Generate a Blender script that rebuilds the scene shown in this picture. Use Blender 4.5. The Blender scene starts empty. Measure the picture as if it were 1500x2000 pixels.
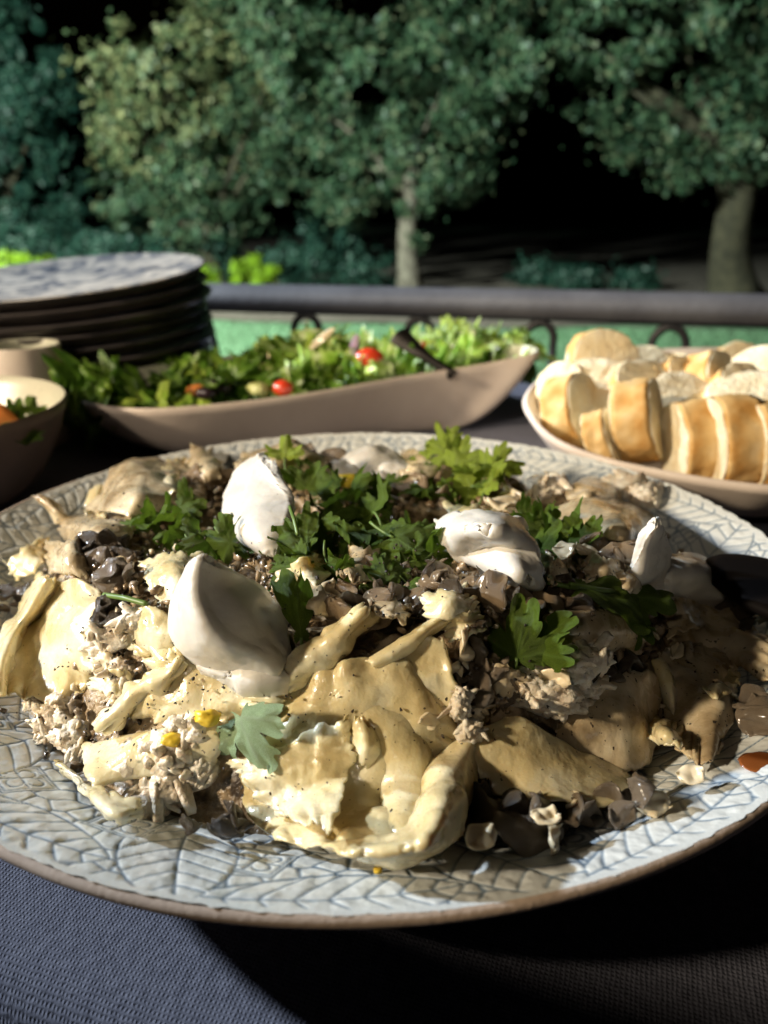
import bpy, math, random
import numpy as np
from mathutils import Vector, Matrix

# ------------------------------------------------------------------ camera, world, lamps, exposure
scn = bpy.context.scene
COL = scn.collection
PITCH = math.radians(22.0); FPX = 1444.0; CAM = np.array((0.0, 0.0, 0.185))
cam_d = bpy.data.cameras.new('camera'); cam = bpy.data.objects.new('camera', cam_d); COL.objects.link(cam)
cam.location = CAM; cam.rotation_euler = (math.pi/2 - PITCH, 0, 0)
cam_d.sensor_fit = 'VERTICAL'; cam_d.sensor_height = 36; cam_d.sensor_width = 27; cam_d.lens = FPX/2000*36
cam_d.clip_start = 0.01; cam_d.clip_end = 400
cam_d.dof.use_dof = True; cam_d.dof.focus_distance = 0.232; cam_d.dof.aperture_fstop = 9.5
scn.camera = cam
scn.view_settings.view_transform = 'Standard'; scn.view_settings.look = 'None'
scn.view_settings.exposure = 0; scn.view_settings.gamma = 1; scn.view_settings.use_curve_mapping = False
scn.cycles.use_denoising = True
scn.cycles.max_bounces = 6; scn.cycles.diffuse_bounces = 3; scn.cycles.glossy_bounces = 3
scn.cycles.transmission_bounces = 3; scn.cycles.sample_clamp_indirect = 4

world = bpy.data.worlds.new('World'); scn.world = world; world.use_nodes = True
wn = world.node_tree; sky = wn.nodes.new('ShaderNodeTexSky'); sky.sky_type = 'NISHITA'; sky.sun_disc = False
sky.sun_elevation = math.radians(-4); sky.sun_rotation = math.radians(200)
wn.nodes['Background'].inputs['Strength'].default_value = 0.02
wn.links.new(sky.outputs[0], wn.nodes['Background'].inputs[0])

def lamp(name, typ, loc, target, energy, color, size, angle=60, blend=0.3):
    d = bpy.data.lights.new(name, typ); d.energy = energy; d.color = color
    if typ == 'SPOT':
        d.spot_size = math.radians(angle); d.spot_blend = blend
    d.shadow_soft_size = size
    o = bpy.data.objects.new(name, d); COL.objects.link(o); o.location = loc
    o.rotation_euler = (Vector(target) - Vector(loc)).to_track_quat('-Z', 'Y').to_euler()
    return o
# cool lamp low behind the left end of the table, warm porch lamp to the left, garden floods towards the trees
lamp('cool_lamp', 'SPOT', (-2.15, 0.64, 1.02), (0.0, 0.04, 0.03), 335, (0.76, 0.87, 1.0), 0.045, 19, 0.9)
lamp('cool_lamp', 'SPOT', (-2.3, 1.35, 0.95), (0.10, 0.86, 0.08), 820, (0.80, 0.90, 1.0), 0.035, 17.5, 0.45)
lamp('porch_lamp', 'SPOT', (-1.72, -0.36, 0.86), (0.02, 0.50, 0.05), 228, (1.0, 0.83, 0.60), 0.08, 29, 0.75)
lamp('house_lamp', 'SPOT', (-1.5, -2.3, 2.0), (0.06, 0.84, 0.04), 220, (1.0, 0.86, 0.68), 0.12, 13, 0.9)
lamp('garden_flood', 'SPOT', (-8.0, 4.5, 4.6), (-3.0, 17, 2.2), 19000, (0.82, 1.0, 0.88), 0.25, 120, 0.6)

# ------------------------------------------------------------------ helpers
def smooth(t): t = np.clip(t, 0, 1); return t*t*(3-2*t)
def _hash(i, j, k, s):
    n = (i*374761393 + j*668265263 + k*2147483647 + s*974634777) & 0xffffffff
    n = ((n ^ (n >> 13)) * 1274126177) & 0xffffffff
    return ((n ^ (n >> 16)) & 0xffff) / 32767.5 - 1.0
def vnoise(p, s=0):
    p = np.asarray(p, float); f = np.floor(p); i = f.astype(np.int64); t = p - f; t = t*t*t*(t*(t*6-15)+10)
    r = 0
    for a in (0, 1):
        wa = t[..., 0] if a else 1-t[..., 0]
        for b in (0, 1):
            wb = t[..., 1] if b else 1-t[..., 1]
            for c in (0, 1):
                wc = t[..., 2] if c else 1-t[..., 2]
                r = r + wa*wb*wc*_hash(i[..., 0]+a, i[..., 1]+b, i[..., 2]+c, s)
    return r
def fbm(p, s=0, o=4, g=0.5):
    r = 0; a = 1
    for k in range(o):
        r = r + a*vnoise(p*(2.03**k) + k*17.3, s+k); a *= g
    return r
def n2(x, y, f, s=0, o=3): return fbm(np.stack([np.asarray(x)*f, np.asarray(y)*f, np.zeros_like(np.asarray(x, float))], -1), s, o)

def ray(px, py):
    u = (np.asarray(px, float)-750)/FPX; v = (np.asarray(py, float)-1000)/FPX
    s, c = math.sin(PITCH), math.cos(PITCH)
    return np.stack([u, c - v*s, -(s + v*c)], -1)
def onz(px, py, z): d = ray(px, py); return CAM + d*((z-CAM[2])/d[..., 2])[..., None]
def ony(px, py, y): d = ray(px, py); return CAM + d*(np.asarray(y, float)/d[..., 1])[..., None]

PC = np.array((-0.009, 0.3035)); PR = 0.1885; PZ = 0.045
_pr = np.array([0, .110, .128, .140, .152, .168, .179, .1868, .1885]); _pz = np.array([.008, .009, .0125, .0185, .0255, .0350, .0405, .0442, .0450])
def Zp(r): return np.interp(r, _pr, _pz)
def H(x, y, bump=0.0):
    x = np.asarray(x, float); y = np.asarray(y, float)
    r = np.hypot(x-PC[0], y-PC[1]); zp = Zp(r)
    m = 1 - smooth((r-.112)/(.153-.112))
    top = .050 + .017*smooth((.36-y)/.17)
    if bump: top = top + bump*n2(x, y, 38, 5, 3)
    return zp + (top-zp)*m
def onH(px, py, lift=0.0):
    d = ray(px, py); lift = np.broadcast_to(np.asarray(lift, float), d.shape[:-1])
    ts = np.linspace(.12, .75, 900); res = np.full(d.shape[:-1], .75); done = np.zeros(d.shape[:-1], bool)
    for t in ts:
        p = CAM + d*t; hit = (~done) & (p[..., 2] <= H(p[..., 0], p[..., 1]) + lift)
        res[hit] = t; done |= hit
        if done.all(): break
    return CAM + d*res[..., None]
def to_px(p):
    x, y, z = p[0]-CAM[0], p[1]-CAM[1], p[2]-CAM[2]; s, c = math.sin(PITCH), math.cos(PITCH)
    dep = y*c - z*s; up = y*s + z*c
    return 750 + FPX*x/dep, 1000 - FPX*up/dep

def link(o, parent=None):
    COL.objects.link(o)
    if parent is not None: o.parent = parent
    return o
def tag(o, label=None, cat=None, group=None, kind=None):
    for k, v in (('label', label), ('category', cat), ('group', group), ('kind', kind)):
        if v: o[k] = v
    return o
def empty(name, loc, label, cat, group=None):
    o = bpy.data.objects.new(name, None); o.location = tuple(loc); o.empty_display_size = .01
    link(o); return tag(o, label, cat, group)
def mesh(name, V, F, mat, smooth_=True, attr=None):
    me = bpy.data.meshes.new(name); V = np.asarray(V, np.float32)
    if isinstance(F, np.ndarray):
        n, k = F.shape
        me.vertices.add(len(V)); me.vertices.foreach_set('co', V.ravel())
        me.loops.add(n*k); me.loops.foreach_set('vertex_index', F.astype(np.int32).ravel())
        me.polygons.add(n); me.polygons.foreach_set('loop_start', np.arange(0, n*k, k, dtype=np.int32))
        me.update(calc_edges=True)
    else:
        me.from_pydata(V.tolist(), [], F)
    if smooth_: me.polygons.foreach_set('use_smooth', [True]*len(me.polygons))
    if attr is not None:
        for an, av in attr.items():
            a = me.attributes.new(an, 'FLOAT', 'POINT'); a.data.foreach_set('value', np.asarray(av, np.float32))
    me.materials.append(mat); me.validate(); me.update()
    return me
def obj(name, V, F, mat, parent=None, attr=None, smooth_=True, base=None):
    V = np.asarray(V, float)
    c = np.array(parent_world(parent)) if parent is not None else (V.mean(0) if base is None else np.asarray(base))
    o = bpy.data.objects.new(name, mesh(name, V-c, F, mat, smooth_, attr))
    if parent is None: o.location = tuple(c)
    return link(o, parent)
def parent_world(o):
    l = Vector(o.location)
    while o.parent: o = o.parent; l += Vector(o.location)
    return l
def gridF(m, n, wrapn=False, wrapm=False, off=0):
    i, j = np.meshgrid(np.arange(m if wrapm else m-1), np.arange(n if wrapn else n-1), indexing='ij')
    i2, j2 = (i+1) % m, (j+1) % n
    return off + np.stack([i*n+j, i2*n+j, i2*n+j2, i*n+j2], -1).reshape(-1, 4)
def joinm(parts):
    Vs, Fs, o = [], [], 0
    for V, F in parts: Vs.append(V); Fs.append(np.asarray(F)+o); o += len(V)
    return np.concatenate(Vs), np.concatenate(Fs)
def tube(pts, rad, n=10, closed=False):
    pts = np.asarray(pts, float); m = len(pts); rad = np.broadcast_to(np.asarray(rad, float), (m,))
    T = np.gradient(pts, axis=0); T /= np.linalg.norm(T, axis=1)[:, None] + 1e-12
    N = np.cross(T[0], (0, 0, 1.0));
    if np.linalg.norm(N) < 1e-3: N = np.cross(T[0], (1.0, 0, 0))
    N /= np.linalg.norm(N); V = []
    a = np.linspace(0, 2*math.pi, n, endpoint=False)
    for k in range(m):
        N = N - T[k]*N.dot(T[k]); N /= np.linalg.norm(N); B = np.cross(T[k], N)
        V.append(pts[k] + rad[k]*(np.cos(a)[:, None]*N + np.sin(a)[:, None]*B))
    V = np.concatenate(V); F = gridF(m, n, True)
    c0, c1 = len(V), len(V)+1; V = np.concatenate([V, pts[:1], pts[-1:]])
    j = np.arange(n); j2 = (j+1) % n
    F = np.concatenate([F, np.stack([np.full(n, c0), j, j2, j2], -1), np.stack([np.full(n, c1), (m-1)*n+j2, (m-1)*n+j, (m-1)*n+j], -1)])
    return V, F
def quad_to_list(F): return [tuple(dict.fromkeys(int(v) for v in f)) for f in F]
def tubeobj(name, pts, rad, mat, parent=None, n=10):
    V, F = tube(pts, rad, n); return obj(name, V, quad_to_list(F), mat, parent)
def cr_eval(C, U, V):
    C = np.asarray(C, float); 
    C = np.concatenate([2*C[:1]-C[1:2], C, 2*C[-1:]-C[-2:-1]], 0); C = np.concatenate([2*C[:, :1]-C[:, 1:2], C, 2*C[:, -1:]-C[:, -2:-1]], 1)
    m, n = C.shape[0]-2, C.shape[1]-2
    def basis(t): return [-.5*t**3+t**2-.5*t, 1.5*t**3-2.5*t**2+1, -1.5*t**3+2*t**2+.5*t, .5*t**3-.5*t**2]
    iu = np.clip(np.floor(U).astype(int), 0, m-2); iv = np.clip(np.floor(V).astype(int), 0, n-2)
    bu, bv = basis(U-iu), basis(V-iv); r = 0
    for a in range(4):
        for b in range(4): r = r + (bu[a]*bv[b])[..., None]*C[iu+a, iv+b]
    return r
def grid_normals(P):
    du = np.gradient(P, axis=0); dv = np.gradient(P, axis=1); N = np.cross(du, dv)
    return N/(np.linalg.norm(N, axis=-1)[..., None]+1e-12)
def solid(P, N, th):
    m, n = P.shape[:2]; th = np.broadcast_to(th, (m, n))[..., None]
    V = np.concatenate([(P+N*th/2).reshape(-1, 3), (P-N*th/2).reshape(-1, 3)]); k = m*n
    F1 = gridF(m, n); F2 = gridF(m, n, off=k)[:, ::-1]
    b = np.concatenate([np.arange(n), np.arange(1, m)*n+n-1, (m-1)*n+np.arange(n-2, -1, -1), np.arange(m-2, 0, -1)*n])
    ins = np.concatenate([n+np.arange(n), np.arange(1, m)*n+n-2, (m-2)*n+np.arange(n-2, -1, -1), np.arange(m-2, 0, -1)*n+1]); Pf = P.reshape(-1, 3)   # rounded rim
    o_ = Pf[b]-Pf[ins]; o_ /= np.linalg.norm(o_, axis=1)[:, None]+1e-9; V = np.concatenate([V, Pf[b] + o_*np.broadcast_to(th, (m, n, 1)).reshape(-1, 1)[b]*.38])
    nb = len(b); md = 2*k+np.arange(nb); md2 = np.roll(md, -1); b2 = np.roll(b, -1)
    S = np.concatenate([np.stack([b, md, md2, b2], -1), np.stack([md, b+k, b2+k, md2], -1)])[:, ::-1]
    return V, np.concatenate([F1, F2, S])
def sheet_vf(P4, res=9, th=.0017, seed=0, amp=.0012, freq=90, ruffle=0, rfreq=4.0, tear=.08, lens=False, fine=0.0):
    """thin sheet through a grid of control points, with folds, a ruffled border and a torn edge"""
    P4 = np.asarray(P4, float); m, n = P4.shape[:2]
    u = np.linspace(0, m-1, (m-1)*res+1); v = np.linspace(0, n-1, (n-1)*res+1); U, V = np.meshgrid(u, v, indexing='ij')
    un, vn = U/(m-1)*2-1, V/(n-1)*2-1
    def nz(a, s): return n2(a, np.full_like(a, s*3.7), 1.0, seed*13+s, 3)
    U = U + tear*(np.where(un > 0, 1, -1)*np.abs(un)**3)*nz(vn*7+np.sign(un)*5, 1)*(m-1)*.5
    V = V + tear*(np.where(vn > 0, 1, -1)*np.abs(vn)**3)*nz(un*7+np.sign(vn)*5, 2)*(n-1)*.5
    P = cr_eval(P4, U, V); N = grid_normals(P)
    d = amp*(.75*fbm(P*freq, seed*7+3, 3) + 1.1*(.30-np.abs(vnoise(P*freq*.8, seed+90))) + .35*(.3-np.abs(vnoise(P*freq*2.3, seed+91))))
    e = np.maximum(np.abs(un), np.abs(vn))
    if ruffle:
        w = smooth((e-.45)/.55); arc = np.where(np.abs(un) > np.abs(vn), vn, un)
        d = d + ruffle*w*np.sin(arc*rfreq*math.pi + 2.5*nz(arc*2, 3) + seed)
    if fine: d = d + fine*fbm(P*420, seed+31, 3)
    P = P + N*d[..., None]; N = grid_normals(P)
    if lens: t = th*(.10+.90*np.sqrt(np.clip(1-e**2.4, 0, 1)))
    else: t = th*(.45+.55*smooth((1-e)/.10))
    return solid(P, N, t)
def pxgrid(rows): 
    a = np.array(rows, float); return onH(a[..., 0], a[..., 1], a[..., 2])
def ico(sub):
    if sub in _ico: return _ico[sub]
    import bmesh
    b = bmesh.new(); bmesh.ops.create_icosphere(b, subdivisions=sub, radius=1)
    V = np.array([v.co[:] for v in b.verts]); F = np.array([[v.index for v in f.verts] for f in b.faces]); b.free()
    _ico[sub] = (V, F); return V, F
_ico = {}

# ------------------------------------------------------------------ materials
def mat(name, cols, rough=.5, scale=60, detail=4, bump=0, bscale=200, sss=0, srad=.003, spec=.5, coat=0, metal=0, pos=None, dist=0, transl=0, attr=None, island=0, rvar=0, speck=None):
    m = bpy.data.materials.new(name); m.use_nodes = True; nt = m.node_tree; N, L = nt.nodes, nt.links
    p = N['Principled BSDF']; p.inputs['Roughness'].default_value = rough; p.inputs['Specular IOR Level'].default_value = spec
    p.inputs['Metallic'].default_value = metal
    if coat: p.inputs['Coat Weight'].default_value = coat; p.inputs['Coat Roughness'].default_value = .12
    if sss:
        p.inputs['Subsurface Weight'].default_value = sss; p.inputs['Subsurface Radius'].default_value = (1, .75, .45); p.inputs['Subsurface Scale'].default_value = srad
    tc = N.new('ShaderNodeTexCoord'); co = tc.outputs['Object']
    def noise(sc, dt, ds=0):
        n = N.new('ShaderNodeTexNoise'); n.inputs['Scale'].default_value = sc; n.inputs['Detail'].default_value = dt; n.inputs['Distortion'].default_value = ds
        L.new(co, n.inputs['Vector']); return n
    colout = None
    if len(cols) == 1: p.inputs['Base Color'].default_value = (*cols[0], 1)
    else:
        r = N.new('ShaderNodeValToRGB'); el = r.color_ramp.elements
        ps = pos or [.35+.3*i/(len(cols)-1) for i in range(len(cols))]
        while len(el) < len(cols): el.new(.5)
        for e, c, q in zip(el, cols, ps): e.position = q; e.color = (*c, 1)
        if attr:
            a = N.new('ShaderNodeAttribute'); a.attribute_name = attr; src = a.outputs['Fac']
        elif island:
            g = N.new('ShaderNodeNewGeometry'); src = g.outputs['Random Per Island']
        else: src = noise(scale, detail, dist).outputs['Fac']
        L.new(src, r.inputs['Fac']); colout = r.outputs['Color']
        if speck:
            sc, thr, sc_col = speck; sn = noise(sc, 2); mr = N.new('ShaderNodeMapRange'); mr.inputs['From Min'].default_value = thr; mr.inputs['From Max'].default_value = thr+.03
            L.new(sn.outputs['Fac'], mr.inputs['Value']); mx = N.new('ShaderNodeMix'); mx.data_type = 'RGBA'; L.new(mr.outputs[0], mx.inputs['Factor'])
            L.new(colout, mx.inputs['A']); mx.inputs['B'].default_value = (*sc_col, 1); colout = mx.outputs['Result']
        L.new(colout, p.inputs['Base Color'])
    if rvar:
        nn = noise(scale*1.7, 3); mr = N.new('ShaderNodeMapRange'); mr.inputs['To Min'].default_value = max(.03, rough-rvar); mr.inputs['To Max'].default_value = rough+rvar
        mr.inputs['From Min'].default_value = .3; mr.inputs['From Max'].default_value = .7
        L.new(nn.outputs['Fac'], mr.inputs['Value']); L.new(mr.outputs[0], p.inputs['Roughness'])
    if bump:
        b = N.new('ShaderNodeBump'); b.inputs['Strength'].default_value = 1; b.inputs['Distance'].default_value = bump
        L.new(noise(bscale, 5).outputs['Fac'], b.inputs['Height']); L.new(b.outputs[0], p.inputs['Normal'])
    if transl:
        t = N.new('ShaderNodeBsdfTranslucent'); mx = N.new('ShaderNodeMixShader'); mx.inputs[0].default_value = transl
        if colout is not None: L.new(colout, t.inputs['Color'])
        else: t.inputs['Color'].default_value = (*cols[0], 1)
        L.new(p.outputs[0], mx.inputs[1]); L.new(t.outputs[0], mx.inputs[2]); L.new(mx.outputs[0], N['Material Output'].inputs['Surface'])
    return m
M = {}
M['glaze'] = mat('stoneware_glaze', [(.75, .77, .74), (.46, .52, .56), (.12, .18, .25)], .32, attr='groove', pos=[.12, .5, .9], coat=.25, bump=.00012, bscale=900, rvar=0)
M['clay'] = mat('bare_clay_lip', [(.56, .43, .33), (.48, .36, .27)], .75, 120, bump=.0002, bscale=600)
M['outer'] = mat('beige_glaze', [(.66, .56, .47), (.61, .51, .43)], .42, 30, bump=.0003, bscale=60)
M['inner'] = mat('pale_glaze', [(.55, .52, .40), (.48, .47, .36)], .35, 40, speck=(420, .68, (.2, .2, .17)))
M['darkplate'] = mat('dark_plate_glaze', [(.050, .043, .043), (.075, .063, .060)], .30, 30)
M['topplate'] = mat('mottled_plate_glaze', [(.04, .05, .07), (.17, .17, .18), (.33, .30, .26), (.43, .39, .34)], .40, 42, 6, pos=[.36, .44, .52, .62], dist=1.2)
M['pasta'] = mat('cooked_pasta', [(.56, .44, .215), (.70, .585, .335), (.79, .71, .50)], .28, 58, 5, bump=.00045, bscale=340, sss=.4, srad=.004, coat=.4, rvar=.14, speck=(700, .70, (.10, .07, .04)))
M['pasta_sauce'] = mat('sauced_pasta', [(.34, .25, .14), (.53, .42, .26), (.68, .58, .40)], .30, 75, 6, bump=.0006, bscale=200, sss=.2, srad=.0025, coat=.4, rvar=.16, speck=(520, .67, (.05, .035, .025)))
M['sauce'] = mat('creamy_mushroom_sauce', [(.05, .032, .018), (.20, .135, .07), (.36, .26, .15), (.50, .39, .24)], .30, 130, 6, bump=.0012, bscale=420, coat=.5, pos=[.34, .43, .52, .64], rvar=.12)
M['cream'] = mat('soft_white_cheese', [(.61, .58, .52), (.67, .64, .58)], .45, 60, 3, bump=.0004, bscale=170, sss=.3, srad=.0016, coat=.15, rvar=.1, speck=(420, .74, (.36, .31, .22)))
M['chicken'] = mat('crumbled_chicken', [(.64, .52, .38), (.75, .66, .52), (.80, .74, .62)], .36, 190, 5, bump=.0007, bscale=700, sss=.25, srad=.002, coat=.2, speck=(600, .73, (.12, .08, .05)))
M['mush_dark'] = mat('dark_mushroom', [(.018, .012, .007), (.065, .045, .027), (.19, .135, .08)], .25, 200, 5, bump=.0004, bscale=420, coat=.4, pos=[.38, .5, .66])
M['mush_grey'] = mat('grey_mushroom', [(.085, .060, .038), (.21, .156, .102), (.40, .32, .23)], .27, 170, 5, bump=.0004, bscale=400, coat=.4, pos=[.36, .5, .64])
M['mush_tan'] = mat('tan_mushroom', [(.13, .085, .045), (.27, .185, .105), (.42, .31, .19)], .28, 170, 5, bump=.0004, bscale=480, coat=.5, pos=[.34, .5, .64], speck=(500, .68, (.03, .02, .015)))
M['garlic'] = mat('pale_sliver', [(.62, .50, .31), (.72, .62, .44)], .32, 90, 3, sss=.2, srad=.002, coat=.3)
M['pepper'] = mat('black_pepper', [(.012, .009, .007), (.05, .03, .015)], .6, island=1, pos=[.2, .9])
M['leaf'] = mat('coriander_leaf', [(.045, .088, .004), (.090, .150, .010), (.16, .245, .025)], .45, 120, 4, bump=.0003, bscale=260, transl=.34, spec=.35)
M['leaf_lt'] = mat('yellow_green_leaf', [(.24, .36, .025), (.36, .49, .045), (.46, .58, .09)], .42, 110, 4, bump=.0005, bscale=260, transl=.32)
M['leaf_pale'] = mat('pale_leaf_underside', [(.25, .40, .19), (.36, .51, .28), (.45, .58, .37)], .5, 110, 4, bump=.0004, bscale=260, transl=.25)
M['stem'] = mat('green_stem', [(.10, .17, .03), (.16, .25, .06)], .4, 60, transl=.15)
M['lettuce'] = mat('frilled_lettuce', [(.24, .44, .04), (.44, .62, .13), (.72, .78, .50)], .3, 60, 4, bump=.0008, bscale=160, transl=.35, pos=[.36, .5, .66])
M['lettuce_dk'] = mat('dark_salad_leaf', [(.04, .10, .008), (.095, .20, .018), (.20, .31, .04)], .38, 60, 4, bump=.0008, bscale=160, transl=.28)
M['tomato'] = mat('tomato_skin', [(.55, .03, .012), (.62, .06, .02)], .2, 40, sss=.15, srad=.003, coat=.4)
M['carrot'] = mat('orange_flesh', [(.62, .17, .03), (.66, .26, .07)], .35, 60, sss=.15)
M['onion'] = mat('purple_onion', [(.46, .26, .44), (.66, .56, .66)], .3, 60, transl=.3)
M['avocado'] = mat('pale_green_flesh', [(.40, .44, .12), (.55, .55, .24)], .4, 60, sss=.2)
M['olive'] = mat('black_olive', [(.012, .008, .012), (.03, .015, .02)], .25, 40)
M['steel'] = mat('brushed_steel', [(.05, .045, .04), (.035, .03, .027)], .5, 90, metal=1)
M['crumb'] = mat('bread_crumb', [(.70, .57, .35), (.77, .66, .44), (.80, .71, .52)], .85, 80, 5, bump=.0014, bscale=300, sss=.15, srad=.002)
M['crust'] = mat('bread_crust', [(.52, .27, .075), (.65, .43, .18), (.73, .56, .32)], .75, 36, 3, bump=.0004, bscale=260, pos=[.36, .5, .66], spec=.15)
M['cloth'] = mat('dark_tablecloth', [(.15, .152, .19), (.19, .192, .235)], .9, 300, 3, spec=.1)
M['rail'] = mat('painted_rail', [(.09, .09, .10), (.13, .13, .14)], .5, 14, 5, bump=.0004, bscale=90)
M['iron'] = mat('black_iron', [(.022, .022, .025), (.035, .033, .033)], .45, 60)
M['lawn'] = mat('lawn_ground', [(.15, .25, .14), (.20, .31, .18)], .9, 3.0, 6, bump=.02, bscale=30)
M['soil'] = mat('bare_soil', [(.16, .12, .10), (.24, .19, .16)], .95, 2.5, 6, bump=.04, bscale=12)
M['deck'] = mat('deck_stone', [(.05, .045, .04), (.07, .06, .055)], .8, 8)
M['bark'] = mat('tree_bark', [(.10, .08, .06), (.20, .165, .13), (.27, .23, .18)], .9, 5, 6, bump=.03, bscale=14)
M['bark_dk'] = mat('olive_bark', [(.035, .03, .018), (.075, .062, .036)], .9, 5, 6, bump=.03, bscale=14)
M['fol_a'] = mat('broad_leaves', [(.026, .062, .034), (.050, .098, .050), (.090, .135, .070), (.17, .18, .10)], .5, island=1, pos=[.1, .5, .85, .98], spec=.4)
M['fol_y'] = mat('olive_leaves', [(.05, .085, .04), (.10, .13, .055), (.18, .18, .08), (.32, .30, .14)], .5, island=1, pos=[.1, .45, .8, .98], spec=.4)
M['fol_d'] = mat('deep_green_leaves', [(.010, .042, .032), (.020, .065, .045), (.036, .085, .058)], .5, island=1, pos=[.1, .5, .9], spec=.4)
M['fol_l'] = mat('lime_leaves', [(.17, .29, .012), (.27, .40, .02)], .5, island=1, pos=[.1, .9], spec=.3)
# ------------------------------------------------------------------ the setting
GZ = -1.45
R_ = np.random.default_rng(7)
def rnd(a, b, n=None): return R_.uniform(a, b, n)
# lawn and soil: one sheet each, the soil lying 4 mm over the lawn
def ground_sheet(name, x0, x1, y0f, y1, nx, ny, z, amp, m):
    xs = np.linspace(x0, x1, nx); t = np.linspace(0, 1, ny); X = np.repeat(xs[:, None], ny, 1); Y = y0f(xs)[:, None] + (y1 - y0f(xs)[:, None])*t**2
    Z = z + amp*n2(X, Y, .8, 3); V = np.stack([X, Y, Z], -1).reshape(-1, 3)
    o = obj(name, V, gridF(nx, ny)[:, ::-1], m, base=(0, 10, z)); return o
tag(ground_sheet('lawn', -60, 60, lambda x: np.full_like(x, 1.45), 120, 60, 60, GZ, .0, M['lawn']), kind='structure')
tag(ground_sheet('bare_soil', -40, 40, lambda x: 12.1 - .14*x + .5*n2(x, x*0, .5, 8), 60, 160, 40, GZ+.03, .015, M['soil']), kind='structure')
dV = np.array([(-4, -3, -.75), (4, -3, -.75), (4, .75, -.75), (-4, 1.7, -.75)]); dV2 = dV.copy(); dV2[:, 2] = GZ-.1
tag(obj('deck', np.concatenate([dV, dV2]), [(0, 1, 2, 3), (3, 2, 6, 7), (0, 3, 7, 4), (1, 5, 6, 2), (0, 4, 5, 1)], M['deck'], smooth_=False), kind='structure')

# grass blades over the near strip of lawn in view
nb = 26000; gx = rnd(-4.5, 6, nb); gy = rnd(6.5, 12.6, nb); keep = gy < 11.95-.14*gx; gx, gy = gx[keep], gy[keep]; nb = len(gx)
ga = rnd(0, 6.28, nb); gh = rnd(.02, .05, nb); w = .012
B0 = np.stack([gx-np.cos(ga)*w, gy-np.sin(ga)*w, np.full(nb, GZ)], -1); B1 = np.stack([gx+np.cos(ga)*w, gy+np.sin(ga)*w, np.full(nb, GZ)], -1)
B2 = np.stack([gx+rnd(-.02, .02, nb), gy+rnd(-.02, .02, nb), GZ+gh], -1)
V = np.stack([B0, B1, B2], 1).reshape(-1, 3); M['grass'] = mat('grass_blades', [(.13, .27, .14), (.20, .35, .19)], .6, island=1, pos=[.1, .9])
tag(obj('grass', V, np.arange(nb*3).reshape(-1, 3), M['grass'], base=(0, 9, GZ)), kind='stuff')

# ---- trees
def leaf_cloud(blobs, n, size, clump=.35, seed=1, shell=.55):
    """kite-shaped leaves in clumps spread through the outer volume of a crown made of ellipsoids"""
    r = np.random.default_rng(seed); C = np.array([b[:3] for b in blobs]); S = np.array([b[3:6] for b in blobs])
    vol = (S.prod(1))**.67; k = r.choice(len(blobs), n//130 + 1, p=vol/vol.sum())
    d = r.normal(size=(len(k), 3)); d /= np.linalg.norm(d, axis=1)[:, None]
    cc = C[k] + d*S[k]*(shell + (1.05-shell)*r.random((len(k), 1))**.6)
    cs = clump*(.3 + 1.5*r.random(len(k))**1.5)
    q = np.repeat(np.arange(len(k)), 130)[:n]; P = cc[q] + r.normal(size=(n, 3))*(cs[q]*.42)[:, None]*np.array((1, 1, .75))
    out = P - np.repeat(C[k], 130, 0)[:n]; out /= np.linalg.norm(out, axis=1)[:, None]+1e-6
    a = r.normal(size=(n, 3)); a -= out*(a*out).sum(1)[:, None]*.75; a /= np.linalg.norm(a, axis=1)[:, None]; b = np.cross(a, out + .55*r.normal(size=(n, 3))); b /= np.linalg.norm(b, axis=1)[:, None]
    L = (size*.78*(.6 + .8*r.random(n)))[:, None]; nrm = np.cross(a, b)
    V = np.stack([P - a*L*.5, P + b*L*.28 + nrm*L*.08, P + a*L*.5, P - b*L*.28 + nrm*L*.08], 1).reshape(-1, 3)
    return V, np.arange(n*4).reshape(-1, 4)
def tree(name, label, cat, base, h, tr, blobs, n, size, fol, bark, seed, limbs=5, clump=.35, lean=(0, 0), group=None, crown='crown'):
    e = empty(name, base, label, cat, group); base = np.array(base, float)
    if h:
        t = np.linspace(0, 1, 9)[:, None]; r = np.random.default_rng(seed)
        pts = base + np.array((lean[0], lean[1], h))*t + np.stack([.25*tr*np.sin(t[:, 0]*5+seed), .2*tr*np.cos(t[:, 0]*4), 0*t[:, 0]], -1)
        rad = tr*(1.0 - .32*t[:, 0] + .55*np.exp(-t[:, 0]*9))
        parts = [tube(pts, rad, 14)]
        C = np.array([b[:3] for b in blobs])
        for k in range(min(limbs, len(C))):
            s = pts[5 + k % 3]; tgt = s + (C[k]-s)*.85; tt = np.linspace(0, 1, 6)[:, None]
            lp = s + (tgt-s)*tt + np.array((0, 0, 1))*np.sin(tt*3.14)*.15*h*.3; parts.append(tube(lp, tr*(.5-.42*tt[:, 0]), 8))
        V, F = joinm(parts); V = V + .06*tr*fbm(V*6, seed, 3)[:, None]
        obj('trunk', V, quad_to_list(F), bark, e)
    V, F = leaf_cloud(blobs, n, size, clump, seed); obj(crown, V, F, fol, e)
    return e
def B(px, py, y, rx, rz, ry=None):
    p = ony(px, py, y); k = y/FPX*1.0; return (*p, rx*k, (ry or rx)*k, rz*k)
def gbase(px, y): p = ony(px, 600, y); return (p[0], y, GZ)
y = 17.0
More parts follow.
